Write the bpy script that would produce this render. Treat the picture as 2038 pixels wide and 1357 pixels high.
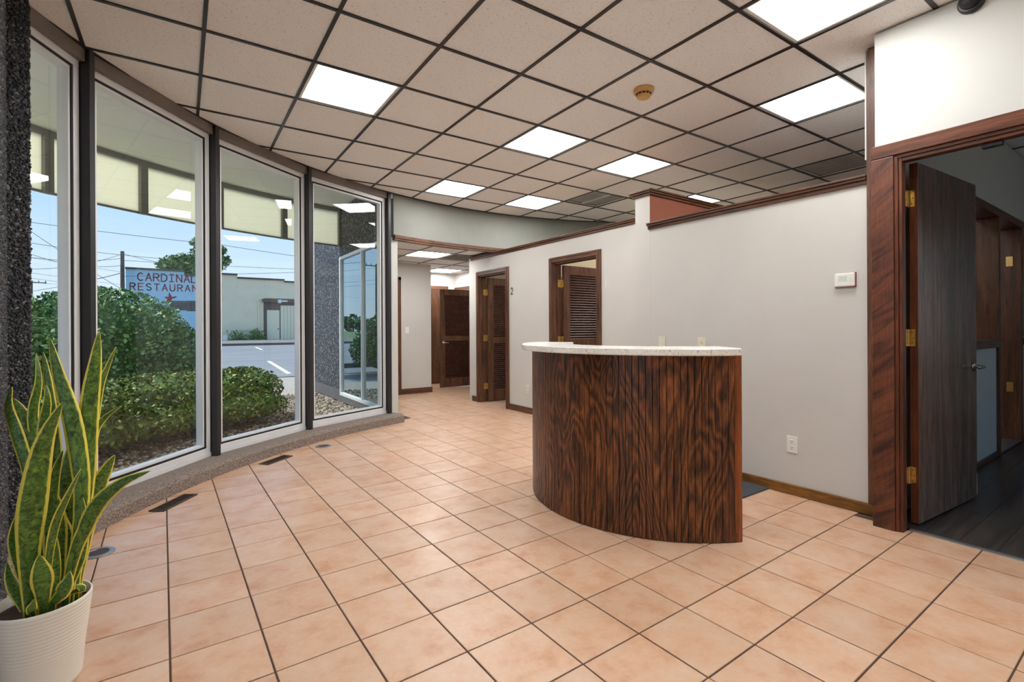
import bpy, math, random
import numpy as np
from mathutils import Vector, Matrix
random.seed(7); rng = np.random.default_rng(7)
scn = bpy.context.scene
for o in list(bpy.data.objects): bpy.data.objects.remove(o)
R_ = math.radians

# ------------------------------------------------------------------ camera
YAW, ROLL, FPX, CX, CY, CAMH = .610, .005, 975.4, 1017.0, 653.8, 1.17
FWD = Vector((math.sin(YAW), math.cos(YAW), 0)); RGT = Vector((math.cos(YAW), -math.sin(YAW), 0)); UP = Vector((0, 0, 1))
IR = RGT * math.cos(ROLL) - UP * math.sin(ROLL); IU = RGT * math.sin(ROLL) + UP * math.cos(ROLL)
cam_d = bpy.data.cameras.new('camera'); cam = bpy.data.objects.new('camera', cam_d)
scn.collection.objects.link(cam)
cam_d.sensor_fit = 'HORIZONTAL'; cam_d.sensor_width = 36; cam_d.lens = FPX / 2038 * 36
cam_d.shift_x = (1019 - CX) / 2038; cam_d.shift_y = (CY - 678.5) / 2038
cam_d.clip_start = .05; cam_d.clip_end = 600
m = Matrix.Identity(4)
for i in range(3):
    m[i][0] = IR[i]; m[i][1] = IU[i]; m[i][2] = -FWD[i]
m[0][3], m[1][3], m[2][3] = 0, 0, CAMH
cam.matrix_world = m
scn.camera = cam
ORI = Vector((0, 0, CAMH))
def ray(x, y): return FWD + IR * ((x - CX) / FPX) - IU * ((y - CY) / FPX)
def at_depth(x, y, d): return ORI + ray(x, y) * d
def at_y(x, y, Y): r = ray(x, y); return ORI + r * (Y / r.y)
def px_of(p):
    v = Vector(p) - ORI; d = v.dot(FWD)
    return (CX + FPX * v.dot(IR) / d, CY - FPX * v.dot(IU) / d, d)

# ------------------------------------------------------------------ world, sun, exposure
w = bpy.data.worlds.new('World'); scn.world = w; w.use_nodes = True
nt = w.node_tree; nt.nodes.clear()
wo = nt.nodes.new('ShaderNodeOutputWorld'); bg = nt.nodes.new('ShaderNodeBackground')
tc = nt.nodes.new('ShaderNodeTexCoord'); sx = nt.nodes.new('ShaderNodeSeparateXYZ'); cr = nt.nodes.new('ShaderNodeValToRGB')
nt.links.new(tc.outputs['Generated'], sx.inputs[0]); nt.links.new(sx.outputs['Z'], cr.inputs[0])
nt.links.new(cr.outputs[0], bg.inputs[0]); nt.links.new(bg.outputs[0], wo.inputs[0])
e = cr.color_ramp.elements
e[0].position = 0; e[0].color = (.66, .74, .82, 1)
e[1].position = 1; e[1].color = (.16, .38, .78, 1)
e2 = e.new(.1); e2.color = (.56, .70, .86, 1)
e3 = e.new(.3); e3.color = (.28, .53, .90, 1)
bg.inputs[1].default_value = 1.0
sd = bpy.data.lights.new('sun_offscreen', 'SUN'); sd.energy = 3.8; sd.angle = R_(12); sd.color = (1, .95, .87)
so = bpy.data.objects.new('sun_offscreen', sd); scn.collection.objects.link(so)
so.rotation_euler = Vector((.5, -.26, -.825)).to_track_quat('-Z', 'Y').to_euler()
vs = scn.view_settings
vs.view_transform = 'Standard'; vs.look = 'None'; vs.gamma = 1; vs.use_curve_mapping = False
vs.exposure = 0.42
LAMP = 17.8            # radiance of the ceiling light diffusers

# ------------------------------------------------------------------ materials
def srgb(r, g, b):
    f = lambda c: (c / 255 / 12.92) if c / 255 <= .04045 else ((c / 255 + .055) / 1.055) ** 2.4
    return (f(r), f(g), f(b), 1)
class NT:
    def __init__(s, name):
        s.m = bpy.data.materials.new(name); s.m.use_nodes = True
        s.t = s.m.node_tree; s.t.nodes.clear()
        s.out = s.n('OutputMaterial')
    def n(s, typ, **kw):
        nd = s.t.nodes.new('ShaderNode' + typ)
        for k, v in kw.items():
            if k.startswith('i_'): nd.inputs[k[2:].replace('_', ' ')].default_value = v
            else: setattr(nd, k, v)
        return nd
    def l(s, a, b): s.t.links.new(a, b)
    def bsdf(s, **kw):
        b = s.n('BsdfPrincipled'); s.l(b.outputs[0], s.out.inputs[0])
        for k, v in kw.items(): b.inputs[k.replace('_', ' ')].default_value = v
        return b
    def noise(s, vec, scale, detail=3, rough=.5):
        n = s.n('TexNoise'); n.inputs['Scale'].default_value = scale; n.inputs['Detail'].default_value = detail
        n.inputs['Roughness'].default_value = rough
        if vec is not None: s.l(vec, n.inputs['Vector'])
        return n
    def ramp(s, fac, stops):
        r = s.n('ValToRGB'); s.l(fac, r.inputs[0]); el = r.color_ramp.elements
        while len(el) < len(stops): el.new(.5)
        for q, (p, c) in zip(el, stops): q.position = p; q.color = c if len(c) == 4 else (*c, 1)
        return r
    def math(s, op, a, b=None):
        n = s.n('Math', operation=op)
        for i, v in enumerate((a, b)):
            if v is None: continue
            if isinstance(v, (int, float)): n.inputs[i].default_value = v
            else: s.l(v, n.inputs[i])
        return n.outputs[0]
    def mix(s, fac, a, b, blend='MIX'):
        n = s.n('Mix', data_type='RGBA', blend_type=blend)
        for sock, v in ((n.inputs[0], fac), (n.inputs[6], a), (n.inputs[7], b)):
            if isinstance(v, (int, float, tuple)): sock.default_value = v
            else: s.l(v, sock)
        return n.outputs[2]
    def bump(s, h, strength, dist, b):
        n = s.n('Bump'); n.inputs['Strength'].default_value = strength; n.inputs['Distance'].default_value = dist
        s.l(h, n.inputs['Height']); s.l(n.outputs[0], b.inputs['Normal'])
    def pos(s): return s.n('NewGeometry').outputs['Position']
    def mapping(s, vec, scale=(1, 1, 1), rot=(0, 0, 0), loc=(0, 0, 0)):
        n = s.n('Mapping'); n.inputs['Scale'].default_value = scale; n.inputs['Rotation'].default_value = rot
        n.inputs['Location'].default_value = loc; s.l(vec, n.inputs[0]); return n.outputs[0]
M = {}
def plain(name, col, rough=.5, metal=0, var=.06, scale=6, bump=0, bscale=60, spec=.5):
    t = NT(name); b = t.bsdf(Roughness=rough, Metallic=metal); b.inputs['Specular IOR Level'].default_value = spec
    p = t.pos(); n = t.noise(p, scale, 4)
    c2 = tuple(min(1, x * (1 + var)) for x in col[:3]); c1 = tuple(x * (1 - var) for x in col[:3])
    r = t.ramp(n.outputs[0], [(.3, c1), (.7, c2)]); t.l(r.outputs[0], b.inputs['Base Color'])
    if bump:
        n2 = t.noise(p, bscale, 3); t.bump(n2.outputs[0], bump, .004, b)
    M[name] = t.m; return t.m
def wood(name, dark, light, rough=.4, scale=1.0, axis='z', spec=.4, coat=0):
    t = NT(name); b = t.bsdf(Roughness=rough); b.inputs['Specular IOR Level'].default_value = spec
    if coat: b.inputs['Coat Weight'].default_value = coat; b.inputs['Coat Roughness'].default_value = .25
    sc = {'z': (14, 14, 1.1), 'y': (14, 1.1, 14), 'x': (1.1, 14, 14)}[axis]
    p = t.mapping(t.pos(), tuple(v * scale for v in sc))
    n1 = t.noise(p, 1.2, 5, .6); n1.inputs['Distortion'].default_value = 1.2
    n2 = t.noise(t.mapping(p, (5, 5, 5)), 2, 3)
    r = t.ramp(n1.outputs[0], [(.28, dark), (.5, tuple((a + c) / 2 for a, c in zip(dark, light))), (.72, light)])
    g = t.ramp(n2.outputs[0], [(.35, (.62, .62, .62)), (.6, (1, 1, 1))])
    t.l(t.mix(1.0, r.outputs[0], g.outputs[0], 'MULTIPLY'), b.inputs['Base Color'])
    t.bump(n2.outputs[0], .15, .001, b)
    M[name] = t.m; return t.m

plain('wall_grey', srgb(206, 202, 196), .75, var=.015, scale=3, bump=.12, bscale=130, spec=.2)
plain('wall_white', srgb(204, 204, 198), .8, var=.012, scale=3, bump=.08, bscale=130, spec=.2)
plain('wall_beige', srgb(214, 196, 158), .8, var=.02, bump=.08, bscale=130)
plain('wall_soffit', srgb(140, 141, 134), .85, var=.03, scale=5, bump=.2, bscale=180, spec=.2)
plain('terracotta_paint', srgb(140, 78, 56), .75, var=.04, bump=.1, bscale=130)
plain('black_metal', srgb(34, 34, 37), .42, var=.1)
plain('tee_metal', srgb(38, 37, 38), .33, var=.05, spec=.5)
plain('aluminium', srgb(228, 230, 231), .4, metal=.15, var=.03)
plain('gasket', srgb(22, 23, 25), .6, var=.1)
plain('head_channel', srgb(118, 109, 101), .55, var=.08)
plain('white_plastic', srgb(232, 231, 224), .35, var=.01)
plain('almond_plastic', srgb(226, 218, 198), .35, var=.01)
plain('yellowed_plastic', srgb(206, 160, 92), .4, var=.06, scale=30)
plain('brass', srgb(206, 176, 112), .25, metal=.9, var=.1, scale=25)
plain('chrome', srgb(198, 196, 192), .2, metal=1, var=.03)
plain('mat_fabric', srgb(62, 66, 72), .95, var=.2, scale=60, bump=.3, bscale=300)
plain('mortar', srgb(80, 60, 48), .9, var=.25, scale=9, bump=.2, bscale=200)
plain('concrete', srgb(186, 183, 176), .9, var=.12, scale=3, bump=.2, bscale=40)
plain('pavement_grey', srgb(122, 119, 113), .9, var=.1, scale=2)
plain('band_dark', srgb(92, 92, 94), .8, var=.1)
plain('slab_dark', srgb(60, 60, 60), .9)
plain('steel_strip', srgb(150, 152, 153), .35, metal=.7, var=.08)
plain('vent_brown', srgb(78, 60, 46), .5, metal=.3, var=.1)
plain('vent_white', srgb(205, 204, 200), .6, var=.04)
plain('soil', srgb(58, 42, 28), .95, var=.4, scale=50, bump=.6, bscale=120)
plain('bark', srgb(74, 56, 42), .9, var=.25, scale=20, bump=.4, bscale=60)
plain('soffit_white', srgb(236, 237, 234), .85, var=.03, scale=2, bump=.12, bscale=120)
plain('fascia_metal', srgb(128, 128, 124), .5, var=.06)
plain('paint_blue', srgb(172, 210, 228), .85, var=.03, scale=2, bump=.15, bscale=12)
plain('paint_cream', srgb(240, 224, 194), .9, var=.05, scale=1.2, bump=.3, bscale=9)
plain('paint_red', srgb(150, 58, 62), .8)
plain('coping', srgb(88, 84, 78), .7)
plain('dark_block', srgb(92, 92, 94), .7, var=.2, scale=3)
plain('cream_siding', srgb(242, 228, 198), .8, var=.03)
plain('frame_dark', srgb(112, 98, 88), .7)
plain('pole_wood', srgb(96, 88, 78), .9, var=.15)
plain('wire_black', srgb(60, 66, 74), .6)
plain('stripe_paint', srgb(214, 208, 180), .8, var=.1, scale=8)
plain('paint_green', srgb(74, 150, 110), .8)
plain('teal_siding', srgb(120, 196, 184), .8, var=.04)
plain('grass_ground', srgb(108, 124, 78), .95, var=.25, scale=1.5)
plain('shade_fabric', srgb(122, 98, 82), .9)

wood('wood_trim', srgb(64, 41, 30)[:3], srgb(128, 86, 61)[:3], .42, 1.0, 'z')
wood('wood_trim_y', srgb(64, 41, 30)[:3], srgb(128, 86, 61)[:3], .42, 1.0, 'y')
wood('wood_trim_x', srgb(64, 41, 30)[:3], srgb(128, 86, 61)[:3], .42, 1.0, 'x')
wood('wood_red', srgb(66, 32, 18)[:3], srgb(128, 70, 42)[:3], .38, .8, 'z')
wood('wood_red_y', srgb(66, 34, 20)[:3], srgb(124, 72, 46)[:3], .38, .8, 'y')
wood('oak_golden', srgb(98, 62, 24)[:3], srgb(158, 110, 52)[:3], .4, 1.2, 'y')
wood('door_dark', srgb(86, 70, 61)[:3], srgb(128, 108, 96)[:3], .25, .55, 'z', spec=.6)
wood('louver_wood', srgb(54, 34, 27)[:3], srgb(112, 76, 60)[:3], .38, 1, 'y')
wood('plank_dark', srgb(38, 33, 30)[:3], srgb(82, 74, 68)[:3], .33, .6, 'x', spec=.5)

def m_diag():
    # ribbon-figured mahogany: slanting dark bands
    t = NT('wood_ribbon'); b = t.bsdf(Roughness=.4)
    p = t.mapping(t.pos(), (1, 9, 9), (R_(38), 0, 0)); n = t.noise(t.mapping(p, (.4, .25, 2.0)), 1.1, 4, .55)
    n.inputs['Distortion'].default_value = .6
    r = t.ramp(n.outputs[0], [(.34, srgb(58, 29, 16)), (.52, srgb(104, 56, 33)), (.75, srgb(126, 72, 44))])
    n2 = t.noise(t.mapping(t.pos(), (60, 60, 4)), 2, 3)
    g = t.ramp(n2.outputs[0], [(.35, (.7, .7, .7)), (.6, (1, 1, 1))])
    t.l(t.mix(1.0, r.outputs[0], g.outputs[0], 'MULTIPLY'), b.inputs['Base Color'])
    M['wood_ribbon'] = t.m
m_diag()

def m_tile():
    t = NT('floor_tile'); b = t.bsdf(Roughness=.36); b.inputs['Specular IOR Level'].default_value = .5
    oi = t.n('ObjectInfo').outputs['Random']
    p = t.pos()
    off = t.n('CombineXYZ'); t.l(t.math('MULTIPLY', oi, 40), off.inputs[2])
    va = t.n('VectorMath', operation='ADD'); t.l(p, va.inputs[0]); t.l(off.outputs[0], va.inputs[1])
    n1 = t.noise(va.outputs[0], 7, 6, .62); n2 = t.noise(va.outputs[0], 46, 4, .6)
    r = t.ramp(n1.outputs[0], [(.3, srgb(214, 182, 156)), (.5, srgb(209, 170, 140)), (.7, srgb(196, 147, 114))])
    r2 = t.ramp(n2.outputs[0], [(.3, (.93, .92, .91)), (.7, (1.0, 1.0, 1.0))])
    c = t.mix(1.0, r.outputs[0], r2.outputs[0], 'MULTIPLY')
    v = t.math('ADD', t.math('MULTIPLY', oi, .1), .93)
    h = t.n('HueSaturation'); t.l(c, h.inputs['Color']); t.l(v, h.inputs['Value']); t.l(h.outputs[0], b.inputs['Base Color'])
    rr = t.ramp(n1.outputs[0], [(.3, (.30,) * 3), (.7, (.40,) * 3)]); t.l(rr.outputs[0], b.inputs['Roughness'])
    t.bump(n2.outputs[0], .12, .002, b)
    M['floor_tile'] = t.m
m_tile()
def m_ctile():
    t = NT('ceiling_tile'); b = t.bsdf(Roughness=.9); b.inputs['Specular IOR Level'].default_value = .15
    p = t.mapping(t.pos(), (1, 1, 1), (0, 0, .6)); n = t.noise(t.mapping(p, (60, 150, 1)), 1.0, 2, .5)
    r = t.ramp(n.outputs[0], [(.31, srgb(192, 192, 191)), (.37, srgb(243, 243, 242))])
    oi = t.n('ObjectInfo').outputs['Random']; v = t.math('ADD', t.math('MULTIPLY', oi, .04), .97)
    h = t.n('HueSaturation'); t.l(r.outputs[0], h.inputs['Color']); t.l(v, h.inputs['Value']); t.l(h.outputs[0], b.inputs['Base Color'])
    t.bump(n.outputs[0], .25, .003, b); M['ceiling_tile'] = t.m
m_ctile()
def m_pebble():
    t = NT('pebble_dash'); b = t.bsdf(Roughness=.7)
    v = t.n('TexVoronoi'); v.inputs['Scale'].default_value = 48; t.l(t.pos(), v.inputs['Vector'])
    s = t.n('SeparateColor'); t.l(v.outputs['Color'], s.inputs[0])
    r = t.ramp(s.outputs[0], [(0, srgb(22, 24, 29)), (.55, srgb(50, 54, 62)), (.85, srgb(78, 82, 90)), (1, srgb(150, 152, 154))])
    t.l(r.outputs[0], b.inputs['Base Color'])
    i = t.math('SUBTRACT', 1.0, v.outputs['Distance']); t.bump(i, .9, .008, b); M['pebble_dash'] = t.m
    t = NT('pebble_stone'); b = t.bsdf(Roughness=.6)
    a = t.n('Attribute', attribute_name='tint'); s = t.n('SeparateColor'); t.l(a.outputs['Color'], s.inputs[0])
    r = t.ramp(s.outputs[0], [(0, srgb(20, 21, 24)), (.6, srgb(46, 48, 53)), (.88, srgb(74, 76, 80)), (1, srgb(124, 122, 117))])
    t.l(r.outputs[0], b.inputs['Base Color']); M['pebble_stone'] = t.m
    t = NT('gravel_stone'); b = t.bsdf(Roughness=.85)
    a = t.n('Attribute', attribute_name='tint'); s = t.n('SeparateColor'); t.l(a.outputs['Color'], s.inputs[0])
    r = t.ramp(s.outputs[0], [(0, srgb(84, 76, 66)), (.5, srgb(132, 122, 108)), (1, srgb(186, 178, 164))])
    t.l(r.outputs[0], b.inputs['Base Color']); M['gravel_stone'] = t.m
m_pebble()
plain('gravel_ground', srgb(168, 158, 146), .95, var=.3, scale=30, bump=.6, bscale=60)
plain('mulch', srgb(86, 64, 50), .95, var=.35, scale=25, bump=.6, bscale=60)
def m_asphalt():
    t = NT('asphalt'); b = t.bsdf(Roughness=.8)
    n = t.noise(t.mapping(t.pos(), (.25, 1.2, 1)), .8, 5, .6); n2 = t.noise(t.pos(), 60, 2)
    r = t.ramp(n.outputs[0], [(.3, srgb(114, 115, 117)), (.7, srgb(138, 139, 141))])
    t.l(r.outputs[0], b.inputs['Base Color']); t.bump(n2.outputs[0], .3, .01, b); M['asphalt'] = t.m
m_asphalt()
def m_carpet():
    t = NT('curb_carpet'); b = t.bsdf(Roughness=.95); b.inputs['Specular IOR Level'].default_value = .1
    p = t.mapping(t.pos(), (170, 170, 110)); n = t.noise(p, 1, 2)
    r = t.ramp(n.outputs[0], [(.35, srgb(92, 80, 72)), (.65, srgb(166, 152, 142))])
    t.l(r.outputs[0], b.inputs['Base Color']); t.bump(n.outputs[0], .7, .004, b); M['curb_carpet'] = t.m
m_carpet()
def m_stone():
    t = NT('quartz'); b = t.bsdf(Roughness=.22)
    n = t.noise(t.pos(), 90, 3, .7); n2 = t.noise(t.pos(), 9, 3)
    r = t.ramp(n.outputs[0], [(.33, srgb(176, 170, 160)), (.42, srgb(230, 227, 218)), (.7, srgb(242, 240, 233))])
    r2 = t.ramp(n2.outputs[0], [(.3, (.94, .93, .91)), (.6, (1, 1, 1))])
    t.l(t.mix(1.0, r.outputs[0], r2.outputs[0], 'MULTIPLY'), b.inputs['Base Color']); M['quartz'] = t.m
m_stone()
DESK = (2.912, 2.31); DR = .9095
def m_desk():
    # stained plywood, one cathedral figure running on round the curve: grain laid out by angle and height
    t = NT('desk_oak'); b = t.bsdf(Roughness=.34); b.inputs['Specular IOR Level'].default_value = .45
    s = t.n('SeparateXYZ'); t.l(t.pos(), s.inputs[0])
    ang = t.math('ARCTAN2', t.math('MULTIPLY', t.math('SUBTRACT', s.outputs[1], DESK[1]), -1.0), t.math('MULTIPLY', t.math('SUBTRACT', s.outputs[0], DESK[0]), -1.0))
    u = t.math('MULTIPLY', ang, DR)
    cv = t.n('CombineXYZ'); t.l(u, cv.inputs[0]); t.l(s.outputs[2], cv.inputs[1])
    base = t.noise(t.mapping(cv.outputs[0], (3.4, .85, 1)), 1.0, 1.5, .4); base.inputs['Distortion'].default_value = .7
    wob = t.noise(t.mapping(cv.outputs[0], (26, 6, 1)), 1.0, 4, .6)
    h = t.math('ADD', t.math('MULTIPLY', base.outputs[0], 22.0), t.math('MULTIPLY', wob.outputs[0], 1.8))
    band = t.math('ABSOLUTE', t.math('SUBTRACT', t.math('FRACT', h), .5))
    fine = t.noise(t.mapping(cv.outputs[0], (150, 7, 1)), 1.0, 4, .65)
    big = t.noise(t.mapping(cv.outputs[0], (4, 1.4, 1), loc=(3, 1, 0)), 1.0, 3)
    f = t.math('ADD', t.math('ADD', t.math('MULTIPLY', band, .85), .03), t.math('MULTIPLY', t.math('SUBTRACT', fine.outputs[0], .5), 1.1))
    f = t.math('ADD', f, t.math('MULTIPLY', t.math('SUBTRACT', big.outputs[0], .5), .5))
    r = t.ramp(f, [(.0, srgb(40, 22, 12)), (.14, srgb(76, 42, 22)), (.36, srgb(108, 62, 32)), (.66, srgb(160, 96, 50))])
    t.l(r.outputs[0], b.inputs['Base Color']); t.bump(fine.outputs[0], .25, .001, b); M['desk_oak'] = t.m
m_desk()
wood('desk_end', srgb(84, 38, 16)[:3], srgb(176, 98, 48)[:3], .36, 1.3, 'z')
def m_glass(name, tint=(1, 1, 1), ior=1.5, extra=0.0, rough=0.0, body=None, bodyfac=0):
    t = NT(name); tr = t.n('BsdfTransparent'); tr.inputs[0].default_value = (*tint, 1)
    gl = t.n('BsdfGlossy'); gl.inputs[0].default_value = (.72, .88, .95, 1) if extra else (1, 1, 1, 1); gl.inputs['Roughness'].default_value = rough
    fr = t.n('Fresnel'); fr.inputs[0].default_value = ior
    fac = t.math('ADD', fr.outputs[0], extra) if extra else fr.outputs[0]
    fac = t.math('MULTIPLY', fac, t.math('SUBTRACT', 1.0, t.n('NewGeometry').outputs['Backfacing']))
    mx = t.n('MixShader'); t.l(fac, mx.inputs[0]); t.l(tr.outputs[0], mx.inputs[1]); t.l(gl.outputs[0], mx.inputs[2])
    t.l(mx.outputs[0], t.out.inputs[0]); M[name] = t.m
m_glass('glass', (.97, .985, .975), 1.5)
m_glass('glass_tinted', (.30, .36, .38), 1.6, .32)
t = NT('fascia_panel'); d = t.n('BsdfDiffuse'); d.inputs[0].default_value = srgb(244, 240, 216); tl = t.n('BsdfTranslucent'); tl.inputs[0].default_value = srgb(250, 246, 226)
mx = t.n('MixShader'); mx.inputs[0].default_value = .8; t.l(d.outputs[0], mx.inputs[1]); t.l(tl.outputs[0], mx.inputs[2]); t.l(mx.outputs[0], t.out.inputs[0]); M['fascia_panel'] = t.m
t = NT('lamp_diffuser'); em = t.n('Emission'); em.inputs[0].default_value = (1.0, 1.0, 1.0, 1); em.inputs[1].default_value = LAMP
t.l(em.outputs[0], t.out.inputs[0]); M['lamp_diffuser'] = t.m
t = NT('pot_plastic'); b = t.bsdf(Roughness=.42); b.inputs['Base Color'].default_value = srgb(226, 222, 208); M['pot_plastic'] = t.m
def m_leaf():
    t = NT('snake_leaf'); b = t.bsdf(Roughness=.38)
    uv = t.n('UVMap').outputs[0]; s = t.n('SeparateXYZ'); t.l(uv, s.inputs[0])
    oi = t.n('ObjectInfo').outputs['Random']
    e = t.math('ABSOLUTE', t.math('SUBTRACT', s.outputs[0], .5))
    nz = t.noise(t.mapping(uv, (2, 30, 1)), 1.0, 2)
    e2 = t.math('ADD', e, t.math('MULTIPLY', t.math('SUBTRACT', nz.outputs[0], .5), .08))
    cvo = t.n('CombineXYZ'); t.l(t.math('MULTIPLY', oi, 30), cvo.inputs[2])
    va = t.n('VectorMath', operation='ADD'); t.l(t.mapping(uv, (2.5, 26, 1)), va.inputs[0]); t.l(cvo.outputs[0], va.inputs[1])
    n = t.noise(va.outputs[0], 1.6, 4, .7); n.inputs['Distortion'].default_value = .8
    g = t.ramp(n.outputs[0], [(.34, srgb(30, 54, 18)), (.5, srgb(72, 106, 34)), (.68, srgb(124, 150, 58))])
    mfac = t.ramp(e2, [(.36, (0, 0, 0)), (.40, (1, 1, 1))])
    t.l(t.mix(mfac.outputs[0], g.outputs[0], srgb(226, 208, 84)), b.inputs['Base Color'])
    M['snake_leaf'] = t.m
    for nm, stops in (('bush_leaf', [(0, srgb(38, 66, 30)), (.5, srgb(84, 124, 60)), (1, srgb(150, 182, 110))]),
                      ('hedge_leaf', [(0, srgb(36, 56, 24)), (.5, srgb(80, 106, 40)), (1, srgb(140, 156, 66))]),
                      ('tree_leaf', [(0, srgb(52, 84, 48)), (.5, srgb(88, 122, 70)), (1, srgb(128, 158, 100))]),
                      ('weed_leaf', [(0, srgb(66, 98, 44)), (.5, srgb(98, 134, 62)), (1, srgb(140, 166, 90))])):
        t = NT(nm); b = t.bsdf(Roughness=.5); a = t.n('Attribute', attribute_name='tint'); s = t.n('SeparateColor'); t.l(a.outputs['Color'], s.inputs[0])
        r = t.ramp(s.outputs[0], stops); t.l(r.outputs[0], b.inputs['Base Color']); M[nm] = t.m
    plain('bush_core', srgb(76, 106, 50), .95, var=.2, scale=8)
m_leaf()

# ------------------------------------------------------------------ geometry helpers
COL = scn.collection
class MB:
    def __init__(s): s.v = []; s.f = []
    def box(s, x0, x1, y0, y1, z0, z1):
        i = len(s.v); s.v += [(x, y, z) for z in (z0, z1) for y in (y0, y1) for x in (x0, x1)]
        s.f += [tuple(i + k for k in q) for q in ((0, 2, 3, 1), (4, 5, 7, 6), (0, 1, 5, 4), (2, 6, 7, 3), (0, 4, 6, 2), (1, 3, 7, 5))]; return s
    def obox(s, c, ux, uy, uz, hx, hy, hz):   # oriented box
        i = len(s.v); c = Vector(c); ux, uy, uz = Vector(ux), Vector(uy), Vector(uz)
        for c3 in (-1, 1):
            for b3 in (-1, 1):
                for a3 in (-1, 1): s.v.append(tuple(c + ux * hx * a3 + uy * hy * b3 + uz * hz * c3))
        s.f += [tuple(i + k for k in q) for q in ((0, 2, 3, 1), (4, 5, 7, 6), (0, 1, 5, 4), (2, 6, 7, 3), (0, 4, 6, 2), (1, 3, 7, 5))]; return s
    def bar(s, a, b, wd, ht, up=(0, 0, 1)):    # box along a->b
        a, b = Vector(a), Vector(b); d = (b - a); L = d.length; d.normalize(); up = Vector(up)
        sd_ = d.cross(up); sd_.normalize(); u2 = sd_.cross(d)
        return s.obox((a + b) / 2, d, sd_, u2, L / 2, wd / 2, ht / 2)
    def prism(s, poly, z0, z1):
        n = len(poly)
        ar = sum(poly[k][0] * poly[(k + 1) % n][1] - poly[(k + 1) % n][0] * poly[k][1] for k in range(n))
        if ar < 0: poly = poly[::-1]
        i = len(s.v); s.v += [(x, y, z0) for x, y in poly] + [(x, y, z1) for x, y in poly]
        s.f.append(tuple(i + k for k in reversed(range(n)))); s.f.append(tuple(i + n + k for k in range(n)))
        for k in range(n): k2 = (k + 1) % n; s.f.append((i + k, i + k2, i + n + k2, i + n + k))
        return s
    def arc(s, c, r0, r1, a0, a1, z0, z1, n=24):   # ring sector, degrees
        i = len(s.v)
        for k in range(n + 1):
            a = R_(a0 + (a1 - a0) * k / n); ca, sa = math.cos(a), math.sin(a)
            for r, z in ((r0, z0), (r1, z0), (r1, z1), (r0, z1)): s.v.append((c[0] + r * ca, c[1] + r * sa, z))
        for k in range(n):
            b = i + 4 * k
            for q in range(4): q2 = (q + 1) % 4; s.f.append((b + q, b + q2, b + 4 + q2, b + 4 + q))
        s.f.append((i + 3, i + 2, i + 1, i)); e_ = i + 4 * n; s.f.append((e_, e_ + 1, e_ + 2, e_ + 3)); return s
    def lathe(s, c, prof, n=32, caps=False):
        i = len(s.v)
        for r, z in prof:
            for k in range(n): a = 2 * math.pi * k / n; s.v.append((c[0] + r * math.cos(a), c[1] + r * math.sin(a), c[2] + z))
        for p in range(len(prof) - 1):
            for k in range(n): k2 = (k + 1) % n; s.f.append((i + p * n + k, i + p * n + k2, i + (p + 1) * n + k2, i + (p + 1) * n + k))
        if caps:
            s.f.append(tuple(i + k for k in reversed(range(n)))); q = i + (len(prof) - 1) * n; s.f.append(tuple(q + k for k in range(n)))
        return s
    def tube(s, pts, r, n=8, caps=True):
        pts = [Vector(p) for p in pts]; i = len(s.v); rs = r if isinstance(r, (list, tuple)) else [r] * len(pts)
        for k, p in enumerate(pts):
            d = (pts[min(k + 1, len(pts) - 1)] - pts[max(k - 1, 0)]); d.normalize()
            u = d.cross(Vector((0, 0, 1)) if abs(d.z) < .9 else Vector((1, 0, 0))); u.normalize(); v = d.cross(u)
            for q in range(n): a = 2 * math.pi * q / n; s.v.append(tuple(p + (u * math.cos(a) + v * math.sin(a)) * rs[k]))
        for k in range(len(pts) - 1):
            for q in range(n): q2 = (q + 1) % n; s.f.append((i + k * n + q, i + k * n + q2, i + (k + 1) * n + q2, i + (k + 1) * n + q))
        if caps: s.f.append(tuple(i + q for q in reversed(range(n)))); e_ = i + (len(pts) - 1) * n; s.f.append(tuple(e_ + q for q in range(n)))
        return s
    def build(s, name, mat, parent=None, smooth=False, bevel=0):
        me = bpy.data.meshes.new(name); me.from_pydata(s.v, [], s.f)
        me.materials.append(M[mat] if isinstance(mat, str) else mat)
        o = link(name, me, parent)
        if smooth: me.shade_smooth()
        if bevel: b = o.modifiers.new('bevel', 'BEVEL'); b.width = bevel; b.segments = 2; b.limit_method = 'ANGLE'
        return o
def link(name, data, parent=None):
    o = bpy.data.objects.new(name, data); COL.objects.link(o)
    if parent is not None:
        o.parent = parent
        if parent.type == 'EMPTY' and parent.get('base') is not None: pass
        o.matrix_parent_inverse = PINV.get(parent.name, Matrix.Identity(4))
    return o
PINV = {}
def thing(name, label, cat, loc=(0, 0, 0), group=None, kind=None):
    o = bpy.data.objects.new(name, None); COL.objects.link(o); o.location = loc; o.empty_display_size = .05
    PINV[o.name] = Matrix.Translation(loc).inverted()
    return tag(o, label, cat, group, kind)
def tag(o, label, cat, group=None, kind=None):
    o['label'] = label; o['category'] = cat
    if group: o['group'] = group
    if kind: o['kind'] = kind
    return o
def cp(o, parent, loc=None, rot=None):
    c = o.copy(); COL.objects.link(c); c.parent = parent
    if parent is not None: c.matrix_parent_inverse = PINV.get(parent.name, Matrix.Identity(4))
    if loc is not None: c.location = loc
    if rot is not None: c.rotation_euler = rot
    return c
def clip(poly, fn):     # convex clip, keep fn>=0
    out = []
    for k in range(len(poly)):
        a, b = poly[k], poly[(k + 1) % len(poly)]; fa, fb = fn(a), fn(b)
        if fa >= 0: out.append(a)
        if (fa >= 0) != (fb >= 0):
            t_ = fa / (fa - fb); out.append((a[0] + (b[0] - a[0]) * t_, a[1] + (b[1] - a[1]) * t_))
    return out
CC = (3.724, 1.262); RR = 4.97; HC = 2.917; HH = 2.36
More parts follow.
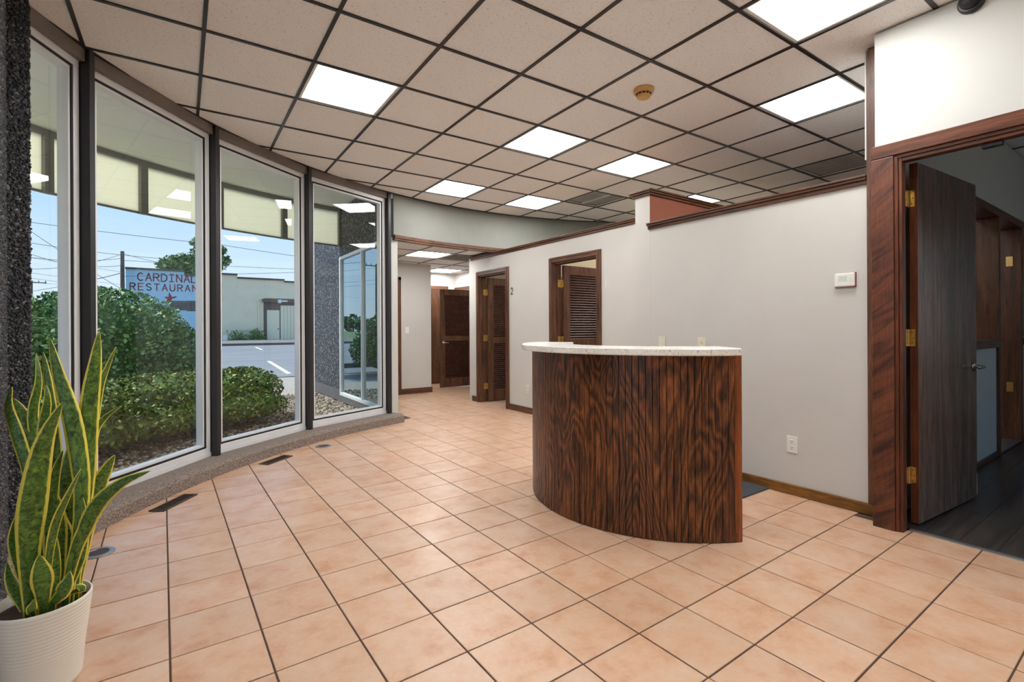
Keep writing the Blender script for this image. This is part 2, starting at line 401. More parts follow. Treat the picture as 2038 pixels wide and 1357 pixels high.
def pol(r, a, z=0): return Vector((CC[0] + r * math.cos(R_(a)), CC[1] + r * math.sin(R_(a)), z))
def rad(p): return math.hypot(p[0] - CC[0], p[1] - CC[1])
def clip_circle(poly, r):
    if max(rad(p) for p in poly) <= r: return poly
    cx = sum(p[0] for p in poly) / len(poly); cy = sum(p[1] for p in poly) / len(poly)
    a0 = math.degrees(math.atan2(cy - CC[1], cx - CC[0]))
    for da in (-6, -4, -2, 0, 2, 4, 6):
        ca, sa = math.cos(R_(a0 + da)), math.sin(R_(a0 + da))
        poly = clip(poly, lambda p: r - ((p[0] - CC[0]) * ca + (p[1] - CC[1]) * sa))
        if len(poly) < 3: return []
    return poly
def area(poly): return abs(sum(poly[k][0] * poly[(k + 1) % len(poly)][1] - poly[(k + 1) % len(poly)][0] * poly[k][1] for k in range(len(poly)))) / 2 if len(poly) > 2 else 0

# ================================================================== SETTING: floors
fl = MB(); fl.prism([tuple(pol(5.1, a)[:2]) for a in range(0, 360, 5)], -.1, -.004)
floor = tag(fl.build('floor', 'mortar'), 'terracotta tiled floor of the round reception room and hall', 'floor', kind='structure')
MB().box(2.5, 5.6, 5.3, 9.7, -.1, -.0045).build('hall_slab', 'mortar', floor)
FO, FP, FROT = (-.012, 3.599), .2935, .0078
def fcell(i, j): 
    c, s = math.cos(FROT), math.sin(FROT); a, b = i * FP, j * FP
    return (FO[0] + c * a - s * b, FO[1] + s * a + c * b)
tm = MB(); hw = FP / 2 - .0032; hb = hw - .002
tm.v = [(x * k, y * k, z) for k, z in ((hw, -.008), (hw, -.0015), (hb, 0)) for x, y in ((-1, -1), (1, -1), (1, 1), (-1, 1))]
tm.f = [(8, 9, 10, 11)] + [(4 * r + k, 4 * r + (k + 1) % 4, 4 * r + 4 + (k + 1) % 4, 4 * r + 4 + k) for r in (0, 1) for k in range(4)]
tile_me = bpy.data.meshes.new('floor_tile'); tile_me.from_pydata(tm.v, [], tm.f); tile_me.materials.append(M['floor_tile'])
full, part = [], []
for i in range(-40, 45):
    for j in range(-40, 40):
        ctr = fcell(i + .5, j + .5)
        r = rad(ctr)
        if r > 5.3 and not (2.3 < ctr[0] < 5.6 and 5.3 < ctr[1] < 9.7): continue
        if ctr[0] > 3.7 and ctr[1] < 1.0: continue
        h = hw
        c, s = math.cos(FROT), math.sin(FROT)
        sq = [(ctr[0] + c * a - s * b, ctr[1] + s * a + c * b) for a, b in ((-h, -h), (h, -h), (h, h), (-h, h))]
        hall = ctr[0] > 2.5 and ctr[1] > 5.3
        q = sq if hall else clip_circle(sq, 4.9)
        if hall: q = clip(clip(clip(q, lambda p: 5.5 - p[0]), lambda p: 9.6 - p[1]), lambda p: p[0] - 2.5)
        if len(q) > 2 and ctr[1] < 1.2 and ctr[0] > 3.3: q = clip(q, lambda p: 3.478 - p[0])
        if len(q) < 3 or area(q) < .002: continue
        P_ = px_of((ctr[0], ctr[1], 0))
        vis = P_[2] > .6 and -90 < P_[0] < 2130 and P_[1] < 1440 and ctr[0] < 4.15
        whole = abs(area(q) - area(sq)) < 1e-5
        (full if whole else part).append((ctr, q, vis, P_[2]))
cand = sorted([(t_[3], 0, t_) for t_ in full if t_[2]] + [(t_[3], 1, t_) for t_ in part if t_[2]], key=lambda x: x[0])
chosen = cand[:300]; ids = set(id(c_[2]) for c_ in chosen)
for d_, isp, (ctr, q, vis, dd) in chosen:
    if not isp:
        o = bpy.data.objects.new('floor_tile', tile_me); COL.objects.link(o); o.parent = floor
        o.location = (ctr[0], ctr[1], random.uniform(-.0006, .0006)); o.rotation_euler = (random.uniform(-.001, .001), random.uniform(-.001, .001), FROT + random.choice((0, 1, 2, 3)) * math.pi / 2)
    else:
        MB().prism(q, -.008, 0).build('floor_tile', 'floor_tile', floor)
rest = MB()
for t_ in full + part:
    if id(t_) not in ids: rest.prism(t_[1], -.008, 0)
o = rest.build('floor_tile_field', 'floor_tile', floor); o['kind'] = 'stuff'

pf = tag(MB().prism([(3.49, 1.13), (3.49, -3.4), (5.6, -3.3), (8.0, -1.2), (8.6, 1.13)], -.1, -.004).build('floor', 'slab_dark'), 'dark wood-look plank floor of the room behind the open door', 'floor', kind='structure')
yy = 1.10; k = 0
while yy > -2.0:
    x0 = 3.508 - [0, .55, .25, .8, .4][k % 5]; 
    while x0 < 8.2:
        x1 = x0 + 1.2; a_, b_ = max(3.508, x0), min(8.3, x1)
        if b_ - a_ > .05 and math.hypot((a_ + b_) / 2 - CC[0], yy - CC[1]) < 4.8:
            MB().box(a_ + .0008, b_ - .0008, yy - .152 + .0008, yy - .0008, -.006, random.uniform(-.0004, .0004)).build('plank', 'plank_dark', pf)
        x0 = x1
    yy -= .152; k += 1
tag(MB().box(3.476, 3.508, .06, 1.0, -.004, .006).build('trim_1', 'steel_strip', bevel=.002), 'thin silver metal strip between the tiles and the dark plank floor', 'threshold', kind='structure')

# ================================================================== ceiling
cl = MB(); cl.prism([tuple(pol(5.1, a)[:2]) for a in range(0, 360, 5)], 2.955, 3.0)
ceil = tag(cl.build('ceiling', 'slab_dark'), 'suspended ceiling of pale speckled tiles in a black metal grid', 'ceiling', kind='structure')
GO, GP, GROT = (.166, 2.745), .608, -.0178
def gcell(i, j, o=GO, rot=GROT):
    c, s = math.cos(rot), math.sin(rot); a, b = i * GP, j * GP
    return (o[0] + c * a - s * b, o[1] + s * a + c * b)
# eight are seen in the photograph; three carry its rows of lamps on over the near part of the same room, which the photo shows as brightly lit
LIGHTS = {(1, 1), (4, 1), (6, 1), (4, 4), (6, 4), (6, -2), (4, -3), (9, 2), (1, -2), (1, -5), (4, -6)}
OFFSCREEN = {(1, -2), (1, -5), (4, -6)}
LIGHTS = {c_ for c_ in LIGHTS if max(rad(gcell(c_[0] + a, c_[1] + b)) for a in (0, 1) for b in (0, 1)) < 4.93}
VENTS = {(7, 3), (9, -1)}
ct_h = .302; ct = MB()
ctm = None
for i in range(-12, 20):
    for j in range(-16, 12):
        if (i, j) in LIGHTS or (i, j) in VENTS: continue
        g = .003 / GP
        q = [gcell(i + g, j + g), gcell(i + 1 - g, j + g), gcell(i + 1 - g, j + 1 - g), gcell(i + g, j + 1 - g)]
        if min(rad(p) for p in q) > 4.95: continue
        full_ = max(rad(p) for p in q) < 4.95
        if full_:
            if ctm is None: ctm = MB().box(-ct_h, ct_h, -ct_h, ct_h, 0, .016); me = bpy.data.meshes.new('ceiling_tile'); me.from_pydata(ctm.v, [], ctm.f); me.materials.append(M['ceiling_tile']); ctm = me
            o = bpy.data.objects.new('ceiling_tile', ctm); COL.objects.link(o); o.parent = ceil
            c_ = gcell(i + .5, j + .5); o.location = (c_[0], c_[1], HC + random.uniform(0, .001)); o.rotation_euler = (0, 0, GROT)
        else:
            q = clip_circle(q, 4.955)
            if area(q) > .003: MB().prism(q, HC, HC + .016).build('ceiling_tile', 'ceiling_tile', ceil)
def chord(p, d, r):
    px, py = p[0] - CC[0], p[1] - CC[1]; b = px * d[0] + py * d[1]; c = px * px + py * py - r * r; disc = b * b - c
    return None if disc <= .02 else (-b - math.sqrt(disc), -b + math.sqrt(disc))
for fam in (0, 1):
    d = (math.cos(GROT), math.sin(GROT)) if fam == 0 else (-math.sin(GROT), math.cos(GROT))
    for k in range(-16, 20):
        p = gcell(0, k) if fam == 0 else gcell(k, 0)
        ch = chord(p, d, 4.955)
        if ch is None: continue
        a = (p[0] + d[0] * ch[0], p[1] + d[1] * ch[0], HC - .004 + .0008 * fam); b = (p[0] + d[0] * ch[1], p[1] + d[1] * ch[1], a[2])
        MB().bar(a, b, .021, .008).build('ceiling_tee', 'tee_metal', ceil)
MB().arc(CC, 4.935, 4.962, 0, 360, HC - .009, HC - .001, 96).build('edge_angle', 'tee_metal', ceil)

# hall ceiling, lower
hc = tag(MB().prism([tuple(pol(5.04, a)[:2]) for a in np.linspace(103.5, 66, 24)] + [(5.6, 9.7), (2.5, 9.7)], HH + .02, HH + .05).build('ceiling', 'slab_dark'), 'lower tiled ceiling over the hall beyond the curved bulkhead', 'ceiling', kind='structure')
HO = (3.11, 6.28)
def hcell(i, j): return (HO[0] + i * GP, HO[1] + j * GP)
def outside(q, r):
    cx = sum(p[0] for p in q) / 4; cy = sum(p[1] for p in q) / 4; a = math.atan2(cy - CC[1], cx - CC[0]); ca, sa = math.cos(a), math.sin(a)
    return clip(q, lambda p: (p[0] - CC[0]) * ca + (p[1] - CC[1]) * sa - r)
HL = {(0, 1), (2, 4)}; HV = {(1, 1)}
for i in range(-2, 5):
    for j in range(-2, 7):
        if (i, j) in HL or (i, j) in HV: continue
        g = .012 / GP
        q = [hcell(i + a, j + b) for a, b in ((g, g), (1 - g, g), (1 - g, 1 - g), (g, 1 - g))]
        q = clip(clip(clip(q, lambda p: 5.15 - p[0]), lambda p: p[0] - 2.5), lambda p: 9.6 - p[1])
        if len(q) < 3: continue
        q = outside(q, 5.06)
        if area(q) > .004: MB().prism(q, HH, HH + .016).build('ceiling_tile', 'ceiling_tile', hc)
for k in range(-1, 5):
    x = hcell(k, 0)[0]
    if 2.5 < x < 5.15: MB().box(x - .012, x + .012, CC[1] + math.sqrt(max(.1, 5.07 ** 2 - (x - CC[0]) ** 2)), 9.6, HH - .008, HH).build('ceiling_tee', 'fascia_metal', hc)
for k in range(-1, 6):
    y = hcell(0, k)[1]
    if y > 6.4: MB().box(2.5, 5.15, y - .012, y + .012, HH - .007, HH + .001).build('ceiling_tee', 'fascia_metal', hc)

# ================================================================== walls
W = lambda b, name, mat, label, **k: tag(b.build(name, mat, **k), label, 'wall', kind='structure')
# grey reception partition (front face x = 3.58)
wr = W(MB().box(3.5805, 3.70, 1.15, 2.917, 0, 2.062), 'wall_right', 'wall_grey', 'light grey partition wall behind the reception desk, with thermostat')
# cross partition ending flush beside it: grey outside, terracotta inside
cw = MB().box(3.58, 7.6, 2.917, 3.086, 0, 2.375)
wc = W(cw, 'wall_cross', 'wall_grey', 'taller cross partition wall painted terracotta on its inner side')
wc.data.materials.append(M['terracotta_paint'])
for p_ in wc.data.polygons:
    if p_.normal.y < -.5: p_.material_index = 1
# wall with the two numbered doors (front face x = 4.06)
XD = 4.06
D1, D2 = (4.06, 4.86), (5.915, 6.695)
b = MB()
for y0, y1 in ((3.086, D1[0]), (D1[1], D2[0]), (D2[1], 6.906)): b.box(XD, XD + .12, y0, y1, 0, 2.275)
for y0, y1 in (D1, D2): b.box(XD, XD + .12, y0, y1, 2.01, 2.275)
W(b, 'wall_far', 'wall_grey', 'light grey wall with the two numbered louvered doors')
# rooms behind those doors
W(MB().box(4.18, 7.2, 5.0, 5.1, 0, 2.27), 'wall_room_side', 'wall_beige', 'beige wall of the small room behind door number 1')
W(MB().box(4.18, 6.2, 6.81, 6.906, 0, 2.27), 'wall_room_end', 'wall_beige', 'beige wall of the small room behind door number 2')
# white wall with the open dark door (front x = 3.45)
OY0, OY1, OZ = .07, 1.0, 2.155
b = MB().box(3.45, 3.57, 1.075, 1.146, 0, HC - .012).box(3.45, 3.57, OY1, 1.075, OZ + .02, HC - .012).box(3.45, 3.57, -3.1, OY0 - .02, 0, HC - .012).box(3.45, 3.57, OY0 - .02, OY1, OZ + .02, HC - .012)
W(b, 'wall_front', 'wall_white', 'white wall above and beside the open dark wood door')
# room behind: wall with interior windows (face y = 1.12)
YR = 1.12
b = MB().box(3.60, 8.35, YR, YR + .13, 2.22, HC - .012)
b.box(3.70, 4.7, YR, YR + .13, 0, 2.22).box(4.7, 6.15, YR, YR + .13, 0, .98).box(7.15, 8.35, YR, YR + .13, 0, .98).box(8.2, 8.35, YR, YR + .13, .98, 2.22)
W(b, 'wall_room_back', 'wall_white', 'white wall with dark framed interior windows behind the open door')
# hall walls
b = MB().box(3.32, 3.993, 8.3, 8.42, 0, HH).box(2.5, 3.32, 8.3, 8.42, 2.04, HH).box(3.873, 3.993, 8.42, 9.5, 0, HH)
W(b, 'wall_hall_left', 'wall_grey', 'short grey wall in the hall holding the light switch')
b = MB().box(3.9, 5.3, 9.5, 9.62, 0, HH).box(5.15, 5.27, 6.906, 8.72, 0, HH).box(5.15, 5.27, 8.72, 9.45, 2.0, HH).box(5.15, 5.27, 9.45, 9.5, 0, HH).box(4.06, 5.27, 6.906, 7.0, 0, HH)
b.box(2.46, 3.9, 9.5, 9.62, 0, HH)
W(b, 'wall_hall_far', 'wall_grey', 'grey walls round the far corner of the hall with dark doors')
W(MB().box(5.27, 6.5, 8.6, 8.7, 0, HH).box(6.4, 6.5, 8.7, 9.6, 0, HH), 'wall_closet', 'wall_beige', 'beige walls of the dark closet past the hall doorway')
# curved bulkhead over the hall
W(MB().arc(CC, 4.97, 5.06, 105.6, 25, HH - .03, 2.955, 60), 'wall_bulkhead', 'wall_soffit', 'curved grey green bulkhead between the two ceiling heights', smooth=False)
# white post where the window wall meets the hall
W(MB().box(2.36, 2.447, 6.07, 6.2, .0, HH), 'wall_post', 'wall_white', 'narrow white wall end between the last window and the hall')
# outer round wall
b = MB().arc(CC, 5.0, 5.12, 62, 11, 0, 2.955, 30).arc(CC, 5.0, 5.12, -3, -30, 0, 2.955, 16).arc(CC, 5.0, 5.12, -82, -161.2, 0, 2.955, 40).arc(CC, 5.0, 5.12, -30, -82, 0, .8, 30).arc(CC, 5.0, 5.12, -30, -82, 2.35, 2.955, 30)
b.arc(CC, 5.0, 5.12, -3, 11, 0, 1.1, 8).arc(CC, 5.0, 5.12, -3, 11, 2.0, 2.955, 8)
W(b, 'wall_outer', 'wall_white', 'outer round wall behind the rooms')
W(MB().arc(CC, 4.93, 5.12, 159.5, 172.6, 0, 2.955, 6), 'wall_pier_back', 'pebble_dash', 'curved pebble clad wall behind the pebble pier')
W(MB().arc(CC, 4.985, 5.12, 105, 264, 2.86, 3.24, 80), 'wall_head', 'soffit_white', 'band of wall above the window heads under the canopy')
W(MB().prism([tuple(pol(5.3, a)[:2]) for a in range(0, 360, 5)], 3.25, 3.35), 'wall_roof', 'slab_dark', 'flat roof deck over the round room')
# pebble pier beside the plant
PIER = [(-.585, 3.50), (-.665, 3.45), (-.475, 2.35), (-.9, 2.35), (-1.2, 3.2), (-.9, 3.62), (-.63, 3.62)]
pier = W(MB().prism(PIER, 0, HC - .012), 'wall_pier', 'pebble_dash', 'dark pebble clad pier beside the snake plant')
# pebble wall outside, running away from the last window
b = MB().box(2.35, 2.44, 8.32, 10.75, .16, 3.17).box(2.35, 2.44, 6.2, 8.32, 2.37, 3.17).box(2.35, 2.44, 6.2, 6.24, .1, 3.17)
pw = W(b, 'wall_left', 'pebble_dash', 'dark pebble clad exterior wall outside the last window')
MB().box(2.335, 2.44, 8.32, 10.75, -.02, .16).box(2.335, 2.44, 6.2, 8.32, -.02, .08).build('base_band', 'band_dark', pw)
MB().box(2.44, 2.50, 8.3, 8.4, 0, HH).build('inner_lining', 'wall_grey', pw)

# ---- pebbles stuck to the pier (uncountable)
def ico():
    t = (1 + 5 ** .5) / 2
    v = np.array([(-1, t, 0), (1, t, 0), (-1, -t, 0), (1, -t, 0), (0, -1, t), (0, 1, t), (0, -1, -t), (0, 1, -t), (t, 0, -1), (t, 0, 1), (-t, 0, -1), (-t, 0, 1)], float)
    f = np.array([(0, 11, 5), (0, 5, 1), (0, 1, 7), (0, 7, 10), (0, 10, 11), (1, 5, 9), (5, 11, 4), (11, 10, 2), (10, 7, 6), (7, 1, 8), (3, 9, 4), (3, 4, 2), (3, 2, 6), (3, 6, 8), (3, 8, 9), (4, 9, 5), (2, 4, 11), (6, 2, 10), (8, 6, 7), (9, 8, 1)])
    return v / np.linalg.norm(v[0]), f
def scatter(name, mat, pos, size, flat=.6, parent=None, base=None):
    n = len(pos); v0, f0 = ico() if base is None else base
    nv = len(v0)
    sc = size[:, None] * rng.uniform(.7, 1.3, (n, 3)); sc[:, 2] *= flat
    A = rng.normal(size=(n, 4)); A /= np.linalg.norm(A, axis=1)[:, None]; a, b_, c, d = A.T
    Rm = np.stack([np.stack([1 - 2 * (c * c + d * d), 2 * (b_ * c - a * d), 2 * (b_ * d + a * c)], 1), np.stack([2 * (b_ * c + a * d), 1 - 2 * (b_ * b_ + d * d), 2 * (c * d - a * b_)], 1), np.stack([2 * (b_ * d - a * c), 2 * (c * d + a * b_), 1 - 2 * (b_ * b_ + c * c)], 1)], 1)
    V = np.einsum('nij,nkj->nki', Rm, v0[None] * sc[:, None, :]) + pos[:, None, :]
    F_ = (f0[None] + (np.arange(n) * nv)[:, None, None]).reshape(-1, 3)
    return mesh_np(name, mat, V.reshape(-1, 3), F_, np.repeat(rng.random(n), nv), parent)
def mesh_np(name, mat, V, F_, tint, parent=None):
    k = F_.shape[1]; me = bpy.data.meshes.new(name)
    me.vertices.add(len(V)); me.vertices.foreach_set('co', V.astype(np.float32).ravel())
    me.loops.add(F_.size); me.loops.foreach_set('vertex_index', F_.astype(np.int32).ravel())
    me.polygons.add(len(F_)); me.polygons.foreach_set('loop_start', (np.arange(len(F_)) * k).astype(np.int32))
    me.update(calc_edges=True)
    at = me.color_attributes.new('tint', 'FLOAT_COLOR', 'POINT')
    at.data.foreach_set('color', np.stack([tint] * 3 + [np.ones_like(tint)], 1).astype(np.float32).ravel())
    me.materials.append(M[mat]); return link(name, me, parent)
pp = []
for (a, b_), n in (((PIER[0], PIER[1]), 3400), ((PIER[1], PIER[2]), 9000), ((PIER[6], PIER[0]), 3200)):
    t_ = rng.random(n)[:, None]; pp.append(np.c_[np.array(a) * (1 - t_) + np.array(b_) * t_, rng.uniform(.005, HC - .03, n)])
o = scatter('pebbles', 'pebble_stone', np.concatenate(pp), rng.uniform(.005, .0095, 15600), .8, pier); o['kind'] = 'stuff'

# ================================================================== carpeted curb under the windows
cb = MB(); n = 60; prof = [(4.985, 0), (4.985, .098), (4.79, .104), (4.758, .098), (4.742, .078), (4.74, 0)]
for k in range(n + 1):
    a = 156 + (105.9 - 156) * k / n
    for r, z in prof: cb.v.append(tuple(pol(r, a, z)))
for k in range(n):
    for q in range(len(prof)): q2 = (q + 1) % len(prof); l = len(prof); cb.f.append((k * l + q, k * l + q2, k * l + l + q2, k * l + l + q))
cb.f.append(tuple(range(len(prof) - 1, -1, -1))); cb.f.append(tuple(n * len(prof) + q for q in range(len(prof))))
tag(cb.build('baseboard_window', 'curb_carpet', smooth=False), 'low curved curb under the windows covered in grey brown carpet', 'curb', kind='structure')

# ================================================================== windows
MUL = [106.65, 120.1, 133.2, 146.4, 159.6]
def window(nm, a0, a1, label, detail=True, z0=.104, z1=2.86, r=4.99):
    root = thing(nm, label, 'window', pol(r, (a0 + a1) / 2), kind='structure')
    A, B = pol(r, a0), pol(r, a1); d = (B - A).normalized(); nrm = Vector((d.y, -d.x, 0)); mid = (A + B) / 2
    if nrm.dot(Vector((CC[0], CC[1], 0)) - mid) > 0: nrm = -nrm       # outward
    L = (B - A).length; z_ = Vector((0, 0, 1))
    def ring(b, inset, wd, dep, off, zb=z0, zt=z1):
        x0, x1, y0, y1 = inset, L - inset, zb + inset, zt - inset
        for (u0, u1, v0, v1) in ((x0, x1, y0, y0 + wd), (x0, x1, y1 - wd, y1), (x0, x0 + wd, y0 + wd, y1 - wd), (x1 - wd, x1, y0 + wd, y1 - wd)):
            c = A + d * ((u0 + u1) / 2) + nrm * off + z_ * ((v0 + v1) / 2); b.obox(c, d, nrm, z_, (u1 - u0) / 2, dep / 2, (v1 - v0) / 2)
        return b
    ring(MB(), .026, .046, .085, .045).build('frame', 'aluminium', root, bevel=.003)
    ring(MB(), .072, .016, .06, .037).build('gasket', 'gasket', root)
    ring(MB(), .088, .016, .06, .042).build('glazing_bead', 'aluminium', root)
    c = mid + nrm * .055 + z_ * ((z0 + z1) / 2); MB().obox(c, d, nrm, z_, L / 2 - .09, .003, (z1 - z0) / 2 - .09).build('pane', 'glass', root)
    c = mid + z_ * (z0 + .012); MB().obox(c + nrm * .045, d, nrm, z_, L / 2, .045, .0165).build('sill', 'aluminium', root)
    c = mid + z_ * 2.874; MB().obox(c, d, nrm, z_, L / 2, .03, .04).build('head_channel', 'head_channel', root)
    return root, d, nrm
names = ['first window of the curved glass wall, next to the white post', 'second window of the curved glass wall, gravel and hedge outside', 'wide window of the curved glass wall showing the restaurant sign', 'window of the curved glass wall beside the pebble pier']
wroots = [window('window_%d' % (k + 1), MUL[k], MUL[k + 1], names[k])[0] for k in range(4)]
for k, l_ in enumerate(('tall window of the curved glass wall just past the pebble pier', 'tall window of the curved glass wall, second past the pebble pier')):
    window('window_left_offscreen', 172.6 + k * 13.1, 185.7 + k * 13.1, l_, z0=.02)
for k, a in enumerate(MUL + [172.6 + q * 13.1 for q in range(3)]):
    d = Vector((-math.sin(R_(a)), math.cos(R_(a)), 0)); n_ = Vector((math.cos(R_(a)), math.sin(R_(a)), 0))
    o = MB().obox(pol(4.985, a, 1.5 if k > 4 else 1.5), n_, d, (0, 0, 1), .055, .021, 1.41).build('mullion', 'black_metal', wroots[min(k, 3)] if k < 5 else None, bevel=.003)
    if k >= 5: o.name = 'trim_mullion'; tag(o, 'black window mullion of the glass wall past the pebble pier', 'mullion', 'mullions past the pier', 'structure')
    
# window in the pebble wall outside (tinted, mirror-like)
w5 = thing('window_12', 'tall tinted two pane window in the dark pebble exterior wall', 'window', (2.36, 7.2, 0), kind='structure')
b = MB()
for y0, y1, z0, z1 in ((6.24, 8.32, .08, .13), (6.24, 8.32, 2.32, 2.37), (6.24, 6.29, .13, 2.32), (8.27, 8.32, .13, 2.32)): b.box(2.33, 2.40, y0, y1, z0, z1)
b.build('frame', 'aluminium', w5, bevel=.003)
MB().box(2.33, 2.40, 7.17, 7.215, .13, 2.32).build('mullion', 'aluminium', w5, bevel=.003)
for y0, y1 in ((6.29, 7.17), (7.215, 8.27)): MB().box(2.362, 2.368, y0, y1, .13, 2.32).build('pane', 'glass_tinted', w5)
# outer window seen through the room behind the open door
w6 = thing('window_13', 'outer window with brown shade beyond the dark framed interior windows', 'window', tuple(pol(5.05, 4)), kind='structure')
b = MB().arc(CC, 5.0, 5.12, -3, 11, 1.1, 1.16, 8).arc(CC, 5.0, 5.12, -3, 11, 1.95, 2.0, 8)
for a in (-3, 4, 10.4): b.arc(CC, 5.0, 5.12, a, a + .6, 1.16, 1.95, 1)
b.build('frame', 'wood_trim', w6)
MB().arc(CC, 5.055, 5.06, -3, 11, 1.16, 1.95, 8).build('pane', 'glass', w6)
MB().arc(CC, 5.03, 5.034, -2.4, 10.4, 1.7, 1.95, 8).build('shade', 'shade_fabric', w6)

w7 = thing('window_right_offscreen', 'wide outer windows of the plank floored room', 'window', tuple(pol(5.05, -56)), kind='structure')
b = MB().arc(CC, 5.0, 5.12, -30, -82, .8, .85, 30).arc(CC, 5.0, 5.12, -30, -82, 2.3, 2.35, 30)
for a in (-30.6, -43, -56, -69, -82): b.arc(CC, 5.0, 5.12, a, a + .6, .85, 2.3, 1)
b.build('frame', 'wood_trim', w7); MB().arc(CC, 5.055, 5.06, -30, -82, .85, 2.3, 30).build('pane', 'glass', w7)
# ================================================================== canopy outside
FR = 7.2; FZ0, FZ1 = 2.57, 3.18
cn = thing('canopy', 'round entrance canopy with white soffit and cream translucent fascia panels', 'canopy', tuple(pol(6.2, 125)))
MB().arc(CC, 5.12, FR + .06, 100.9, 206.2, 3.18, 3.26, 50).build('soffit', 'soffit_white', cn)
step = 7.5
for k in range(14):
    a0 = 101.0 + k * step
    MB().arc(CC, FR, FR + .02, a0 + .3, a0 + step - .3, FZ0, FZ1 - .05, 4).build('fascia_panel', 'fascia_panel', cn)
    MB().arc(CC, FR - .05, FR + .03, a0 - .32, a0 + .32, FZ0 - .02, FZ1 - .04, 1).build('fascia_post', 'fascia_metal', cn)
MB().arc(CC, FR - .045, FR + .035, 100.9, 206.2, FZ1 - .06, FZ1, 50).build('top_rail', 'fascia_metal', cn)
MB().arc(CC, FR - .012, FR + .03, 100.9, 206.2, FZ0 - .018, FZ0, 50).build('bottom_rail', 'fascia_metal', cn)
for k in range(1, 5):
    a = 101 + k * 15 + 2; MB().bar(pol(5.15, a, 3.179), pol(FR - .06, a, 3.179), .02, .006).build('soffit_joint', 'soffit_white', cn)

# ================================================================== trims and baseboards
T = lambda b, name, mat, label, cat='trim', **k: tag(b.build(name, mat, **k), label, cat, kind='structure')
def cap_y(x0, x1, y0, y1, z, h=.055):      # stepped cap moulding along y, its front towards -x
    b = MB().box(x0 - .018, x1 + .018, y0, y1, z, z + h * .45).box(x0 - .034, x1 + .034, y0, y1, z + h * .45, z + h * .75).box(x0 - .042, x1 + .042, y0, y1, z + h * .75, z + h)
    return b
T(cap_y(3.58, 3.70, 1.228, 2.93, 2.06), 'trim_2', 'wood_trim_y', 'dark wood cap along the top of the grey reception wall', bevel=.004)
b = MB()
for e_, z0, z1 in ((.018, 2.375, 2.395), (.034, 2.395, 2.41), (.046, 2.41, 2.425)): b.box(3.58 - e_, 7.6, 2.917 - e_, 3.086 + e_, z0, z1)
T(b, 'trim_3', 'wood_trim_x', 'dark wood cap along the top of the terracotta cross partition', bevel=.003)
T(cap_y(XD, XD + .12, 3.09, 6.93, 2.275), 'trim_4', 'wood_trim_y', 'dark wood cap along the top of the wall with numbered doors', bevel=.004)
b = MB().arc(CC, 4.948, 5.0, 105.6, 25, HH - .036, HH + .03, 60).arc(CC, 4.938, 4.99, 105.6, 25, HH - .012, HH + .02, 60)
T(b, 'trim_5', 'wood_trim_x', 'curved brown wood trim along the bottom of the bulkhead')
T(MB().box(3.556, 3.58, 1.1465, 1.228, .07, 2.882).box(3.562, 3.58, 1.1465, 1.22, 2.882, 2.896), 'trim_6', 'wood_trim', 'tall narrow dark wood end post where grey and white walls meet', bevel=.004)
T(MB().box(3.556, 3.58, 1.1465, 2.93, 0, .07), 'baseboard_right', 'oak_golden', 'golden oak baseboard along the grey reception wall', 'baseboard', bevel=.004)
b = MB()
for y0, y1 in ((3.09, D1[0] - .066), (D1[1] + .066, D2[0] - .066), (D2[1] + .066, 6.906)): b.box(XD - .016, XD, y0, y1, 0, .085)
T(b, 'baseboard_far', 'wood_trim_y', 'dark brown baseboard along the wall with numbered doors', 'baseboard', bevel=.003)
T(MB().box(3.39, 4.008, 8.284, 8.3, 0, .1).box(3.993, 4.008, 8.3, 9.45, 0, .1), 'baseboard_hall', 'wood_trim_x', 'dark brown baseboard of the short hall wall with the switch', 'baseboard', bevel=.003)
def casing_x(nm, x, y0, y1, zt, w_, label, mat='wood_trim', th=.02):    # casing on a face x = const, towards -x
    root = thing(nm, label, 'door casing', (x, (y0 + y1) / 2, 0), kind='structure')
    for k, (a, b_) in enumerate(((y0 - w_, y0), (y1, y1 + w_))): MB().box(x - th, x, a, b_, 0, zt + w_).box(x - th - .007, x - th, a + w_ * .62 * (1 - k), b_ - w_ * .62 * k, 0, zt + w_).build('side_casing', mat, root, bevel=.003)
    MB().box(x - th, x, y0, y1, zt, zt + w_).box(x - th - .007, x - th, y0, y1, zt + w_ * .62, zt + w_).build('head_casing', mat + '_y', root, bevel=.003)
    MB().box(x, x + .12, y0, y0 + .018, 0, zt).box(x, x + .12, y1 - .018, y1, 0, zt).box(x, x + .12, y0, y1, zt - .018, zt).build('jamb', mat, root)
    MB().box(x + .045, x + .06, y0 + .018, y0 + .03, 0, zt).box(x + .045, x + .06, y1 - .03, y1 - .018, 0, zt).box(x + .045, x + .06, y0, y1, zt - .03, zt - .018).build('door_stop', mat, root)
    return root
casing_x('trim_7', XD, D1[0], D1[1], 2.01, .064, 'dark wood casing round the doorway numbered 1')
casing_x('trim_8', XD, D2[0], D2[1], 2.01, .064, 'dark wood casing round the doorway numbered 2')
